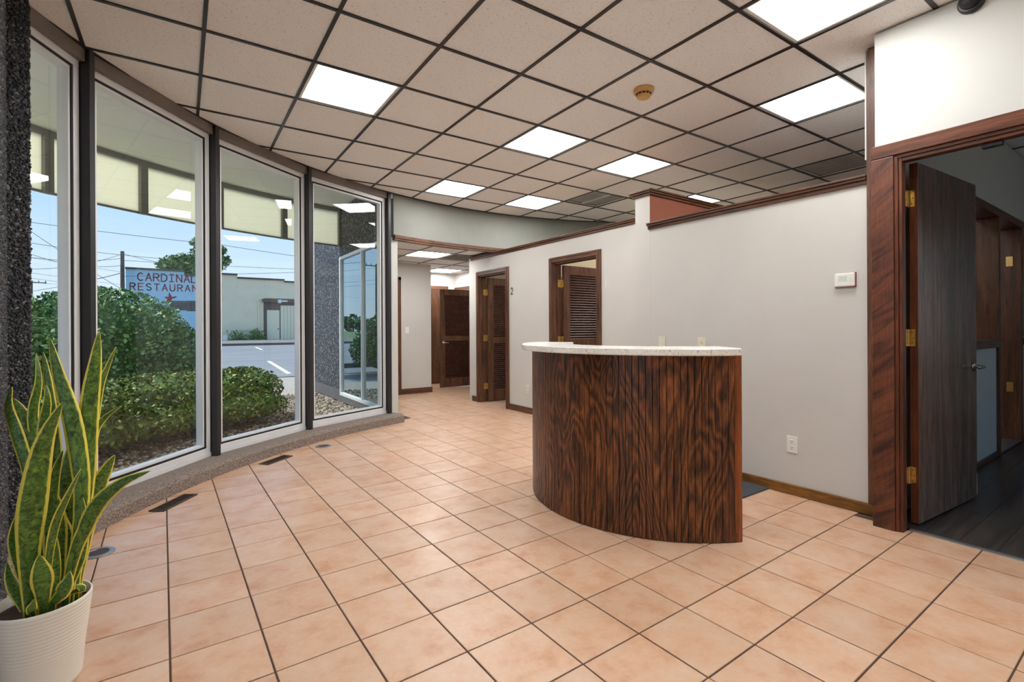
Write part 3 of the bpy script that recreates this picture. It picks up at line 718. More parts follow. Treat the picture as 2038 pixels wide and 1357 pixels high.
# big casing of the open door
r9 = thing('trim_9', 'wide reddish wood casing with ribbon figure round the open dark door', 'door casing', (3.42, 1.08, 0), kind='structure')
MB().box(3.392, 3.45, 1.04, 1.148, 0, 2.145).build('side_board', 'wood_ribbon', r9, bevel=.004)
MB().box(3.402, 3.46, 1.022, 1.04, 0, 2.145).box(3.412, 3.47, 1.006, 1.022, 0, 2.14).build('side_moulding', 'wood_red', r9, bevel=.003)
MB().box(3.392, 3.45, -.07, .03, 0, 2.145).build('side_board', 'wood_ribbon', r9, bevel=.004)
MB().box(3.392, 3.45, -.09, 1.15, 2.147, 2.222).build('head_board', 'wood_red_y', r9, bevel=.004)
MB().box(3.404, 3.46, .05, 1.04, 2.128, 2.147).box(3.414, 3.47, .06, 1.022, 2.108, 2.128).build('head_moulding', 'wood_red_y', r9, bevel=.003)
MB().box(3.45, 3.50, 1.03, 1.05, 0, 2.15).box(3.45, 3.57, .05, .07, 0, 2.15).box(3.45, 3.57, .05, 1.05, 2.15, 2.172).build('jamb', 'wood_red', r9)
MB().box(3.44, 3.475, .60, .68, 2.085, 2.108).build('head_catch', 'black_metal', r9, bevel=.004)
# hall casings
r10 = thing('trim_10', 'dark wood door frame at the left end of the short hall wall', 'door casing', (3.36, 8.3, 0), kind='structure')
MB().box(3.325, 3.40, 8.275, 8.3, 0, 2.1).box(3.27, 3.33, 8.3, 8.42, 0, 2.04).box(3.33, 3.352, 8.262, 8.276, 0, 2.1).build('side_casing', 'wood_trim', r10, bevel=.003)
MB().box(2.5, 3.40, 8.275, 8.3, 2.04, 2.1).build('head_casing', 'wood_trim_x', r10, bevel=.003)
r11 = thing('trim_11', 'dark wood frame round the plain door in the far hall wall', 'door casing', (4.5, 9.48, 0), kind='structure')
MB().box(4.9, 4.97, 9.475, 9.5, 0, 2.09).box(4.06, 4.12, 9.475, 9.5, 0, 2.09).build('side_casing', 'wood_trim', r11); MB().box(4.12, 4.9, 9.475, 9.5, 2.02, 2.09).build('head_casing', 'wood_trim_x', r11)
r12 = thing('trim_12', 'dark wood frame of the doorway beside the open hall door', 'door casing', (5.14, 9.0, 0), kind='structure')
MB().box(5.13, 5.15, 8.655, 8.72, 0, 2.065).box(5.15, 5.27, 8.72, 8.738, 0, 2.0).box(5.13, 5.15, 9.45, 9.5, 0, 2.065).build('side_casing', 'wood_trim', r12); MB().box(5.13, 5.15, 8.72, 9.45, 2.0, 2.065).build('head_casing', 'wood_trim_y', r12)
# interior window frames in the room behind the open door
r13 = thing('trim_13', 'dark brown frames of the interior windows behind the open door', 'window frame', (6, YR, 0), kind='structure')
MB().box(4.6, 8.3, YR - .03, YR + .14, 2.16, 2.225).build('head_rail', 'wood_trim_x', r13, bevel=.003)
MB().box(4.62, 6.2, YR - .03, YR + .14, .98, 1.05).box(7.1, 8.2, YR - .03, YR + .14, .98, 1.05).build('sill_rail', 'wood_trim_x', r13, bevel=.003)
for x0, x1, z0 in ((4.65, 4.72, 1.05), (6.135, 6.2, 0), (7.05, 7.12, 0), (8.15, 8.2, 1.05)): MB().box(x0, x1, YR - .02, YR + .14, z0, 2.16).build('post', 'wood_trim', r13, bevel=.003)
MB().box(4.7, 6.16, YR - .018, YR, 0, .045).box(7.12, 8.2, YR - .018, YR, 0, .045).build('base_strip', 'wood_trim_x', r13, bevel=.002)
MB().box(7.04, 7.05, YR + .04, YR + .09, 1.78, 1.88).box(7.04, 7.05, YR + .04, YR + .09, .5, .6).build('strike_plate', 'brass', r13)
MB().box(4.72, 6.135, YR + .06, YR + .066, 1.05, 2.16).build('pane', 'glass', r13)
MB().box(6.2, 7.05, YR - .01, YR + .13, -.004, .012).build('sill_strip', 'steel_strip', r13)

# ================================================================== doors
def hinge(root, c, axis='x'):
    b = MB().tube([(c[0], c[1], c[2] - .05), (c[0], c[1], c[2] + .05)], .007, 10)
    b.box(c[0] + .004, c[0] + .0055, c[1] - .04, c[1], c[2] - .048, c[2] + .048).box(c[0] - .05, c[0], c[1] + .003, c[1] + .0045, c[2] - .048, c[2] + .048)
    for dz in (-.03, .03): b.tube([(c[0] + .003, c[1] - .02, c[2] + dz), (c[0] + .0022, c[1] - .02, c[2] + dz)], .005, 8)
    return b.build('hinge', 'brass', root)
def lever(root, base, n, along, L=.11):
    base, n, along = Vector(base), Vector(n), Vector(along)
    h = MB(); 
    h.tube([base, base + n * .012], [.032, .028], 20).tube([base + n * .01, base + n * .055], .011, 12)
    p = base + n * .052
    h.tube([p - along * .008, p + along * .03, p + along * .07 + Vector((0, 0, -.004)), p + along * L + Vector((0, 0, .004))], [.011, .011, .009, .007], 10)
    return h.build('handle', 'chrome', root, smooth=True)
d1 = thing('door_1', 'plain dark brown door standing open into the plank floored room', 'door', (3.6, .98, 0), kind='structure')
DA = R_(-4.1); DU = Vector((math.cos(DA), math.sin(DA), 0)); DN = Vector((DU.y, -DU.x, 0)); DH = Vector((3.60, 1.027, 0)); ZZ = Vector((0, 0, 1))
def dbox(b, u0, u1, n0, n1, z0, z1): return b.obox(DH + DU * ((u0 + u1) / 2) + DN * ((n0 + n1) / 2) + ZZ * ((z0 + z1) / 2), DU, DN, ZZ, (u1 - u0) / 2, (n1 - n0) / 2, (z1 - z0) / 2)
dbox(MB(), .002, .915, 0, .042, .012, 2.132).build('leaf', 'door_dark', d1, bevel=.002)
dbox(MB(), 0, .002, .001, .041, .013, 2.131).build('leaf_edge', 'wood_red', d1)
plain('raw_wood', srgb(196, 166, 122), .9, var=.2, scale=60)
dbox(MB(), .906, .9155, .034, .0425, .03, .17).build('chipped_corner', 'raw_wood', d1)
for z in (1.926, 1.104, .292):
    k_ = DH + Vector((-.012, .004, 0)); hb_ = MB().tube([k_ + ZZ * (z - .05), k_ + ZZ * (z + .05)], .0075, 12)
    dbox(hb_, -.0025, -.0003, -.003, .028, z - .05, z + .05); hb_.box(3.50, k_.x, 1.0275, 1.0298, z - .05, z + .05)
    h_ = hb_.build('hinge', 'brass', d1); sc_ = MB()
    for q_, dz in ((.012, -.032), (.02, 0), (.012, .032)): dbox(sc_, -.0032, -.0024, q_ - .003, q_ + .003, z + dz - .003, z + dz + .003)
    sc_.build('screw', 'vent_brown', h_)
p_ = DH + DU * .85 + DN * .042 + ZZ * .90; lever(d1, p_, DN, -DU, .10)
p_ = DH + DU * .85 + ZZ * .90; lever(d1, p_, -DN, -DU, .10)
def louver_door(nm, label, origin, dx, dy, width, height, knob=None, t_=.036):
    # leaf in its own frame: u along the width from the hinge, n its face normal towards the viewer
    root = thing(nm, label, 'door', origin, kind='structure')
    O_ = Vector(origin); u = Vector((dx, dy, 0)).normalized(); n_ = Vector((u.y, -u.x, 0)); z_ = Vector((0, 0, 1))
    def bx(b, u0, u1, z0, z1, th=t_): return b.obox(O_ + u * ((u0 + u1) / 2) + z_ * ((z0 + z1) / 2), u, n_, z_, (u1 - u0) / 2, th / 2, (z1 - z0) / 2)
    sw = .105
    bx(MB(), 0, sw, .012, height).build('stile', 'wood_trim', root, bevel=.003); bx(MB(), width - sw, width, .012, height).build('stile', 'wood_trim', root, bevel=.003)
    for z0, z1 in ((.012, .19), (.93, 1.03), (height - .12, height)): bx(MB(), sw, width - sw, z0, z1).build('rail', 'wood_trim', root, bevel=.003)
    ang = R_(50); sl = MB().obox((0, 0, 0), u, (n_ * math.cos(ang) - z_ * math.sin(ang)), (n_ * math.sin(ang) + z_ * math.cos(ang)), (width - 2 * sw) / 2 + .004, .0235, .004)
    first = None
    for z0, z1 in ((.19, .93), (1.03, height - .12)):
        for z in np.linspace(z0 + .01, z1 - .01, int(round((z1 - z0 - .02) / .033)) + 1):
            p_ = O_ + u * (width / 2) + z_ * float(z)
            if first is None: first = sl.build('louver', 'louver_wood', root); first.location = p_
            else: cp(first, root, p_)
    return root, O_, u, n_
r_, O_, u_, n_ = louver_door('door_2', 'dark louvered door standing open behind doorway number 1', (4.19, 4.815, 0), 1, 0, .76, 1.985)
for z in (1.75, 1.02, .25): hinge(r_, (4.178, 4.838, z))
r_, O_, u_, n_ = louver_door('door_3', 'dark louvered door standing open behind doorway number 2', (4.19, 6.65, 0), 1, 0, .74, 1.985)
for z in (1.75, 1.02, .25): hinge(r_, (4.178, 6.673, z))
r_, O_, u_, n_ = louver_door('door_4', 'dark louvered door with silver lever standing open in the hall corner', (5.14, 8.73, 0), -1, 0, .75, 1.96)
lever(r_, (4.46, 8.711, .90), (0, -1, 0), (1, 0, 0), .11); lever(r_, (4.46, 8.749, .90), (0, 1, 0), (1, 0, 0), .11)
d5 = thing('door_5', 'closed plain dark wood door in the far hall wall', 'door', (4.5, 9.49, 0), kind='structure')
MB().box(4.12, 4.9, 9.482, 9.5, .01, 2.02).build('leaf', 'wood_trim', d5, bevel=.002)
MB().tube([(4.2, 9.482, .95), (4.2, 9.455, .95)], [.018, .026], 14).build('knob', 'chrome', d5)

# ================================================================== ceiling fixtures
def fixture(c, rot, z, label, group, half=.304, name='ceiling_light'):
    root = thing(name, label, 'ceiling light', (c[0], c[1], z), group)
    ux = Vector((math.cos(rot), math.sin(rot), 0)); uy = Vector((-ux.y, ux.x, 0)); C_ = Vector((c[0], c[1], z))
    b = MB(); h = half - .006
    for (a0, a1, b0, b1) in ((-h, h, -h, -h + .026), (-h, h, h - .026, h), (-h, -h + .026, -h + .026, h - .026), (h - .026, h, -h + .026, h - .026)):
        b.obox(C_ + ux * (a0 + a1) / 2 + uy * (b0 + b1) / 2 + Vector((0, 0, .010)), ux, uy, (0, 0, 1), (a1 - a0) / 2, (b1 - b0) / 2, .010)
    b.build('frame', 'white_plastic', root)
    MB().obox(C_ + Vector((0, 0, .012)), ux, uy, (0, 0, 1), h - .024, h - .024, .005).build('diffuser', 'lamp_diffuser', root)
    return root
LL = {(1, 1): 'square ceiling light nearest the curved windows', (4, 1): 'square ceiling light between the smoke detector and the bulkhead', (6, 1): 'square ceiling light above the reception desk, towards the grey wall',
      (4, 4): 'square ceiling light close to the bulkhead and the last window', (6, 4): 'square ceiling light close to the bulkhead beside the ceiling vent', (6, -2): 'square ceiling light above the grey wall beside the tall end post',
      (4, -3): 'large square ceiling light beside the top of the white wall', (9, 2): 'square ceiling light beyond the terracotta partition', (1, -2): 'square ceiling light over the near end of the room, in line with the windows', (1, -5): 'square ceiling light over the entrance, farthest from the desk', (4, -6): 'square ceiling light over the entrance, towards the white wall'}
for c_ in sorted(LIGHTS): fixture(gcell(c_[0] + .5, c_[1] + .5), GROT, HC, LL[c_], 'square ceiling lights of the round room', name='ceiling_light_offscreen' if c_ in OFFSCREEN else 'ceiling_light')
for c_, l_ in (((0, 1), 'square hall ceiling light just past the bulkhead'), ((2, 4), 'square hall ceiling light in front of the open louvered door')): fixture(hcell(c_[0] + .5, c_[1] + .5), 0, HH, l_, 'hall ceiling lights')
def ceil_vent(c, rot, z, label, split=False, mat='vent_white'):
    root = thing('ceiling_vent', label, 'air vent', (c[0], c[1], z)); ux = Vector((math.cos(rot), math.sin(rot), 0)); uy = Vector((-ux.y, ux.x, 0)); C_ = Vector((c[0], c[1], z)); h = .298
    b = MB()
    for (a0, a1, b0, b1) in ((-h, h, -h, -h + .03), (-h, h, h - .03, h), (-h, -h + .03, -h, h), (h - .03, h, -h, h)): b.obox(C_ + ux * (a0 + a1) / 2 + uy * (b0 + b1) / 2 + Vector((0, 0, .004)), ux, uy, (0, 0, 1), (a1 - a0) / 2, (b1 - b0) / 2, .004)
    b.build('frame', mat, root)
    MB().obox(C_ + Vector((0, 0, .03)), ux, uy, (0, 0, 1), h, h, .003).build('backing', 'vent_white', root)
    if split: MB().obox(C_ + ux * .0 + Vector((0, 0, .006)), ux, uy, (0, 0, 1), .012, h, .006).build('divider', mat, root)
    first = None; n = 17
    for k in range(n):
        t_ = -h + .05 + (2 * h - .1) * k / (n - 1)
        if first is None:
            a = R_(14); first = MB().obox((0, 0, 0), ux, uy * math.cos(a) + Vector((0, 0, math.sin(a))), Vector((0, 0, math.cos(a))) - uy * math.sin(a), h - .03, .0165, .001).build('slat', mat, root); first.location = C_ + uy * t_ + Vector((0, 0, .012))
        else: cp(first, root, C_ + uy * t_ + Vector((0, 0, .012)))
    return root
ceil_vent(gcell(7.5, 3.5), GROT, HC, 'slatted return air vent in the ceiling near the bulkhead', True)
ceil_vent(gcell(9.5, -.5), GROT, HC, 'plain grey vent panel in the ceiling above the terracotta partition')
ceil_vent(hcell(1.5, 1.5), 0, HH, 'grey air vent in the hall ceiling beside the light')
c_ = gcell(4.44, -.52)
sdt = thing('smoke_detector', 'yellowed round smoke detector on a ceiling tile', 'smoke detector', (c_[0], c_[1], HC - .07))
MB().lathe((c_[0], c_[1], HC), [(.072, 0), (.075, -.012), (.07, -.028), (.062, -.032)], 36, True).build('base', 'yellowed_plastic', sdt)
MB().lathe((c_[0], c_[1], HC), [(.052, -.03), (.052, -.05), (.046, -.062), (.03, -.066)], 36, True).build('chamber', 'yellowed_plastic', sdt)
for k in range(12):
    a = k * math.pi / 6 + .2; u = Vector((math.cos(a), math.sin(a), 0)); MB().obox(Vector((c_[0], c_[1], HC - .042)) + u * .0518, u, (-u.y, u.x, 0), (0, 0, 1), .002, .009, .006).build('slot', 'gasket', sdt)
sc = thing('security_camera', 'small black dome camera high on the white wall', 'camera', (3.45, .715, 2.86))
MB().lathe((0, 0, 0), [(.055, 0), (.055, .02), (.05, .028), (.042, .03)], 32, True).build('mount', 'black_metal', sc)
MB().lathe((0, 0, 0), [(.042, .028), (.038, .045), (.026, .06), (.010, .066)], 32, True).build('dome', 'gasket', sc, smooth=True)
MB().lathe((.012, 0, 0), [(.012, .055), (.012, .07), (.008, .071)], 20, True).build('lens', 'chrome', sc)
for ch in sc.children: ch.matrix_parent_inverse = Matrix.Identity(4); ch.rotation_euler = (0, R_(-90), 0)

# ================================================================== reception desk
dk = thing('reception_desk', 'curved reception desk clad in dark stained oak boards', 'desk', (DESK[0], DESK[1], 0))
A0, A1 = 247.3, 118.0; nb = 54; da = (A0 - A1) / nb; bw = DR * R_(da)
def dpol(r, a, z): return Vector((DESK[0] + r * math.cos(R_(a)), DESK[1] + r * math.sin(R_(a)), z))
MB().arc(DESK, DR - .05, DR - .0145, A0 - 1.0, A1 + .6, 0, 1.018, 60).build('shell', 'desk_oak', dk)
MB().arc(DESK, DR - .062, DR - .05, A0 - 1.0, A1 + .6, 0, 1.018, 60).build('inner_panel', 'wood_red', dk)
bm_ = MB().box(-bw / 2 + .0013, bw / 2 - .0013, -.015, 0, .004, 1.018); first = None
me = bpy.data.meshes.new('board'); me.from_pydata(bm_.v, [], bm_.f); me.materials.append(M['desk_oak'])
for k in range(nb):
    a = A0 - 2.6 - (A0 - A1 - 3.2) * (k + .5) / nb
    o = bpy.data.objects.new('board', me); COL.objects.link(o); o.parent = dk; o.matrix_parent_inverse = PINV[dk.name]
    o.location = dpol(DR, a, 0); o.rotation_euler = (0, 0, R_(a + 270)); o.scale = ((A0 - A1 - 3.2) / (A0 - A1), 1, 1)
    bv = o.modifiers.new('bevel', 'BEVEL'); bv.width = .0022; bv.segments = 1; bv.limit_method = 'ANGLE'
MB().arc(DESK, DR - .068, DR + .002, A0, A0 - 2.7, 0, 1.018, 2).build('end_board', 'desk_end', dk, bevel=.002)
MB().arc(DESK, DR - .068, DR + .0, A1 + .6, A1 - .6, 0, 1.018, 2).build('end_board', 'desk_end', dk, bevel=.002)
MB().arc(DESK, .45, DR - .062, A0 - 6, A1 + 6, .70, .73, 40).build('work_shelf', 'wood_red', dk)
tp = MB(); n = 80; ro, ri, z0, z1, e_ = .985, .66, 1.02, 1.06, .005
prof = [(ri, z0 + e_), (ri + e_, z0), (ro - e_, z0), (ro, z0 + e_), (ro, z1 - e_), (ro - e_, z1), (ri + e_, z1), (ri, z1 - e_)]
for k in range(n + 1):
    a = 248.2 + (114.5 - 248.2) * k / n
    for r, z in prof: tp.v.append(tuple(dpol(r, a - max(0, 1 - k / 12) * 4.2 * (r - ri) / (ro - ri), z)))
l = len(prof)
for k in range(n):
    for q in range(l): q2 = (q + 1) % l; tp.f.append((k * l + q, k * l + q2, k * l + l + q2, k * l + l + q))
tp.f.append(tuple(range(l - 1, -1, -1))); tp.f.append(tuple(n * l + q for q in range(l)))
tag(tp.build('countertop', 'quartz'), 'white speckled stone top on the curved reception desk', 'countertop')
mt = tag(MB().box(2.98, 3.56, 1.84, 2.70, .0, .010).build('floor_mat', 'mat_fabric', bevel=.003), 'dark grey floor mat behind the reception desk', 'mat')

# ================================================================== wall fittings
def plate(nm, label, c, n, kind, group=None, mat='white_plastic', cat='outlet'):
    root = thing(nm, label, cat, c, group); n = Vector(n); u = Vector((-n.y, n.x, 0)); z_ = Vector((0, 0, 1)); c = Vector(c)
    MB().obox(c + n * .003, u, n, z_, .036, .003, .058).build('plate', mat, root, bevel=.002)
    if kind == 'outlet':
        for dz in (-.02, .02):
            f_ = MB().obox(c + n * .0072 + z_ * dz, u, n, z_, .017, .0012, .015).build('socket', mat, root, bevel=.001)
            b = MB()
            for du in (-.006, .006): b.obox(c + n * .0086 + u * du + z_ * (dz + .003), u, n, z_, .0013, .0004, .0045)
            b.obox(c + n * .0086 + z_ * (dz - .008), u, n, z_, .0025, .0004, .0025); b.build('slots', 'vent_brown', f_)
    elif kind == 'switch':
        MB().obox(c + n * .006, u, n, z_, .006, .002, .012).build('collar', mat, root); MB().obox(c + n * .010 + z_ * .004, u, n, z_, .004, .006, .005).build('toggle', mat, root)
    for dz in ((0,) if kind == 'outlet' else (-.03, .03)): MB().tube([c + n * .006 + z_ * dz, c + n * .0068 + z_ * dz], .003, 8).build('screw', mat, root)
    return root
plate('wall_outlet', 'white power outlet low on the grey wall between desk and post', (3.58, 1.687, .348), (-1, 0, 0), 'outlet')
plate('wall_outlet', 'blank almond wall plate just above the desk countertop', (3.58, 2.788, 1.035), (-1, 0, 0), 'blank', mat='almond_plastic')
plate('wall_outlet', 'almond power outlet just above the desk countertop', (3.58, 2.392, 1.03), (-1, 0, 0), 'outlet', mat='almond_plastic')
plate('wall_outlet', 'almond power outlet low on the wall between the numbered doors', (XD, 5.405, .33), (-1, 0, 0), 'outlet', mat='almond_plastic')
plate('light_switch', 'white light switch on the short hall wall', (3.518, 8.3, 1.15), (0, -1, 0), 'switch', cat='switch')
th = thing('thermostat', 'white thermostat on the grey wall beside the tall wood post', 'thermostat', (3.58, 1.352, 1.47))
MB().box(3.574, 3.58, 1.292, 1.412, 1.425, 1.518).build('back_plate', 'paint_red', th)
MB().box(3.552, 3.574, 1.294, 1.41, 1.428, 1.516).build('body', 'white_plastic', th, bevel=.008)
plain('lcd', srgb(206, 214, 200), .25); MB().box(3.5505, 3.552, 1.335, 1.385, 1.465, 1.497).build('screen', 'lcd', th)
MB().box(3.5505, 3.552, 1.308, 1.322, 1.474, 1.484).box(3.5505, 3.552, 1.308, 1.322, 1.458, 1.468).build('buttons', 'almond_plastic', th)
def strokes(b, O_, u, v, n, polys, w_, th):
    for pl in polys:
        for (a, c) in zip(pl[:-1], pl[1:]):
            P0, P1 = O_ + u * a[0] + v * a[1], O_ + u * c[0] + v * c[1]; d = (P1 - P0); L = d.length
            if L < 1e-6: continue
            d.normalize(); b.obox((P0 + P1) / 2, d, d.cross(n), n, L / 2 + w_ * .4, w_ / 2, th / 2)
    return b
def arcp(cx, cy, rx, ry, a0, a1, n=8): return [(cx + rx * math.cos(R_(a0 + (a1 - a0) * k / n)), cy + ry * math.sin(R_(a0 + (a1 - a0) * k / n))) for k in range(n + 1)]
N1 = [[(.0, .0), (.0, 1)]]
N2 = [arcp(.3, .72, .28, .28, 170, -40, 10) + [(.05, .06)], [(.05, .03), (.6, .03)]]
tag(strokes(MB(), Vector((XD - .004, 3.921, 1.635)), Vector((0, -.08, 0)), Vector((0, 0, .08)), Vector((-1, 0, 0)), N1, .012, .006).build('door_number', 'white_plastic'), 'white numeral 1 on the wall beside the nearer louvered door', 'number')
tag(strokes(MB(), Vector((XD - .004, 5.80, 1.665)), Vector((0, -.08, 0)), Vector((0, 0, .09)), Vector((-1, 0, 0)), N2, .012, .006).build('door_number', 'chrome'), 'metal numeral 2 on the wall beside the farther louvered door', 'number')

# floor registers and floor boxes
def register(a, b, wd, label):
    a, b = Vector((*a, 0)), Vector((*b, 0)); root = thing('floor_register', label, 'air vent', (a + b) / 2, 'floor registers by the window curb'); d = (b - a); L = d.length; d.normalize(); s = Vector((-d.y, d.x, 0)); c = (a + b) / 2
    m_ = MB()
    for u0, u1, v0, v1 in ((-L / 2, L / 2, -wd / 2, -wd / 2 + .012), (-L / 2, L / 2, wd / 2 - .012, wd / 2), (-L / 2, -L / 2 + .012, -wd / 2, wd / 2), (L / 2 - .012, L / 2, -wd / 2, wd / 2)):
        m_.obox(c + d * (u0 + u1) / 2 + s * (v0 + v1) / 2 + Vector((0, 0, .0035)), d, s, (0, 0, 1), (u1 - u0) / 2, (v1 - v0) / 2, .0035)
    m_.build('frame', 'vent_brown', root); MB().obox(c + Vector((0, 0, .0012)), d, s, (0, 0, 1), L / 2 - .01, wd / 2 - .01, .001).build('well', 'vent_brown', root)
    n = 14; sl = None
    for k in range(n):
        p_ = c + d * (-L / 2 + .02 + (L - .04) * k / (n - 1)) + Vector((0, 0, .0042))
        if sl is None: sl = MB().obox((0, 0, 0), d, s, (0, 0, 1), .003, wd / 2 - .012, .002).build('slat', 'vent_brown', root); sl.location = p_
        else: cp(sl, root, p_)
register((-.07, 3.905), (.125, 4.165), .10, 'brown floor register by the curb near the snake plant')
register((.67, 4.715), (.905, 4.91), .10, 'brown floor register by the curb next to the round floor box')
for p_, l_ in (((1.269, 5.106), 'round metal floor box near the end of the window curb'), ((-.31, 3.36), 'round metal floor box behind the snake plant')):
    root = thing('floor_box', l_, 'floor outlet', (*p_, 0), 'round floor boxes'); MB().lathe((*p_, 0), [(.075, 0), (.075, .003), (.07, .006), (.05, .006), (.048, .002)], 36, False).build('ring', 'steel_strip', root)
    MB().lathe((*p_, .0015), [(.049, 0), (.049, .0012)], 30, True).build('cover', 'vent_brown', root)

# ================================================================== snake plant
PC = Vector((-.345, 2.215, 0)); 
pt = thing('potted_snake_plant', 'tall snake plant with yellow edged leaves in a white ribbed pot', 'potted plant', PC)
prof = [(.088, 0), (.092, .004)]
for k in range(23):
    f_ = k / 22; r = .094 + .031 * f_; z = .012 + .258 * f_
    prof += [(r, z), (r + .0022, z + .004), (r + .0022, z + .008)]
prof += [(.127, .284), (.1255, .287), (.121, .286), (.118, .24), (.10, .02)]
MB().lathe(PC, prof, 56).build('pot', 'pot_plastic', pt, smooth=True)
sl = MB(); sl.lathe(PC, [(.118, .252), (.09, .26), (.05, .256), (.002, .262)], 40); sl.build('soil', 'soil', pt)
D0 = PC.dot(FWD)
LEAVES = [  # centre line in photo pixels from base to tip, width in pixels at its widest, depth offsets base/tip (m), twist
 ([(160, 1175), (172, 1000), (178, 820), (190, 720), (197, 658)], 37, .03, .05, .25),
 ([(150, 1180), (165, 1010), (146, 850), (116, 745), (99, 672)], 36, .0, .0, -.3),
 ([(62, 1225), (58, 1100), (66, 1000), (88, 880), (124, 800)], 50, -.06, -.10, .15),
 ([(75, 1170), (58, 960), (35, 870), (17, 810), (24, 770)], 26, .05, .10, -.5),
 ([(85, 1170), (78, 1000), (64, 890), (46, 825), (24, 791)], 40, .07, .12, .3),
 ([(88, 1170), (80, 950), (66, 830), (77, 760), (72, 703)], 22, .09, .14, .4),
 ([(115, 1170), (112, 980), (108, 880), (95, 760), (86, 700)], 26, .08, .12, -.4),
 ([(95, 1170), (90, 960), (86, 860), (94, 800), (92, 766)], 22, .05, .08, .2),
 ([(150, 1185), (162, 1080), (190, 1010), (240, 962), (299, 937)], 33, -.02, -.06, -.1),
 ([(160, 1170), (178, 1050), (196, 970), (214, 930), (228, 905)], 34, .05, .09, .35),
 ([(170, 1165), (178, 980), (186, 870), (208, 832), (241, 808)], 18, .07, .16, -.3),
 ([(168, 1165), (185, 900), (198, 780), (214, 730), (231, 690)], 16, .09, .18, .5),
 ([(92, 1195), (98, 1110), (112, 1040), (138, 980), (161, 933)], 19, -.05, -.07, .7),
 ([(118, 1185), (116, 1110), (112, 1040), (103, 990), (92, 964)], 36, .02, .02, -.2),
 ([(100, 1180), (98, 1080), (103, 990), (112, 935), (125, 896)], 24, .0, .03, .2),
 ([(132, 1180), (134, 1050), (134, 960), (140, 905), (147, 868)], 34, .06, .08, -.2),
 ([(88, 1218), (86, 1180), (84, 1150), (80, 1125), (78, 1104)], 38, -.08, -.09, .1),
 ([(108, 1212), (118, 1190), (128, 1170), (135, 1155), (139, 1137)], 30, -.07, -.06, -.3),
 ([(52, 1222), (40, 1195), (28, 1170), (18, 1145), (14, 1118)], 24, -.02, .0, .3),
 ([(60, 1228), (61, 1220), (63, 1210), (66, 1202), (68, 1192)], 17, -.1, -.1, 0),
 ([(165, 1185), (166, 1175), (163, 1169), (157, 1166), (150, 1165)], 13, -.02, -.04, .3),
 ([(52, 1200), (36, 1130), (26, 1080), (29, 1045), (38, 1012)], 19, .04, .05, .4),
 ([(126, 1185), (128, 1120), (126, 1075), (122, 1040), (119, 1010)], 40, .03, .04, .15),
 ([(140, 1180), (152, 1050), (158, 950), (160, 880), (164, 830)], 26, .08, .12, -.25),
 ([(172, 1170), (176, 1050), (186, 985), (198, 950), (207, 922)], 10, .06, .1, .4),
 ([(105, 1200), (112, 1150), (108, 1100), (106, 1070), (108, 1045)], 22, -.03, -.02, .5),
 ([(140, 1185), (156, 1130), (164, 1080), (168, 1040), (165, 990)], 22, -.01, 0, -.4)]
def leaf_mesh(pts, wpx, db, dt, tw):
    n = 18; P_ = []
    for k in range(n + 1):
        t_ = k / n * (len(pts) - 1); i = min(int(t_), len(pts) - 2); f_ = t_ - i
        g = lambda q: pts[max(0, min(len(pts) - 1, q))]
        p0, p1, p2, p3 = g(i - 1), g(i), g(i + 1), g(i + 2)
        cr = lambda a, b_, c, d_: .5 * (2 * b_ + (c - a) * f_ + (2 * a - 5 * b_ + 4 * c - d_) * f_ ** 2 + (3 * b_ - a - 3 * c + d_) * f_ ** 3)
        s_ = k / n; dep = D0 + db * (1 - s_) + dt * s_
        P_.append(at_depth(cr(p0[0], p1[0], p2[0], p3[0]), cr(p0[1], p1[1], p2[1], p3[1]), dep))
    # root the base inside the pot
    b0 = P_[0]; v_ = Vector((b0.x - PC.x, b0.y - PC.y, 0))
    if v_.length > .085: sh = v_ * (1 - .085 / v_.length); P_ = [p - sh * max(0, 1 - k / 6) for k, p in enumerate(P_)]
    P_[0].z = min(P_[0].z, .24)
    V, F_, UV = [], [], []
    W_ = wpx * 1.02 / FPX * D0 / 1.18
    for k, p in enumerate(P_):
        s_ = k / n; d = (P_[min(k + 1, n)] - P_[max(k - 1, 0)]).normalized()
        view = (p - ORI).normalized(); side = d.cross(view).normalized()
        a = tw * (.4 + .9 * s_); side = (side * math.cos(a) + d.cross(side) * math.sin(a)).normalized(); nn = side.cross(d).normalized()
        prof_ = (.42 + .58 * min(1, s_ / .42)) if s_ < .5 else max(.0, 1 - ((s_ - .5) / .5) ** 1.55)
        hw_ = W_ / 2 * prof_ + .0006
        for u in (-1, -.5, 0, .5, 1):
            cup = .28 * (1 - .5 * s_) * hw_ * (u * u)
            V.append(p + side * hw_ * u + nn * cup); UV.append(((u + 1) / 2, s_))
    for k in range(n):
        for q in range(4): F_.append((k * 5 + q, k * 5 + q + 1, k * 5 + 6 + q, k * 5 + 5 + q))
    me = bpy.data.meshes.new('leaf'); me.from_pydata([tuple(v) for v in V], [], F_); ul = me.uv_layers.new(name='UVMap')
    for li, lp in enumerate(me.loops): ul.data[li].uv = UV[lp.vertex_index]
    me.materials.append(M['snake_leaf']); me.shade_smooth(); return me
for lf in LEAVES:
    o = link('leaf', leaf_mesh(*lf), pt); so_ = o.modifiers.new('thick', 'SOLIDIFY'); so_.thickness = .003; so_.offset = 0

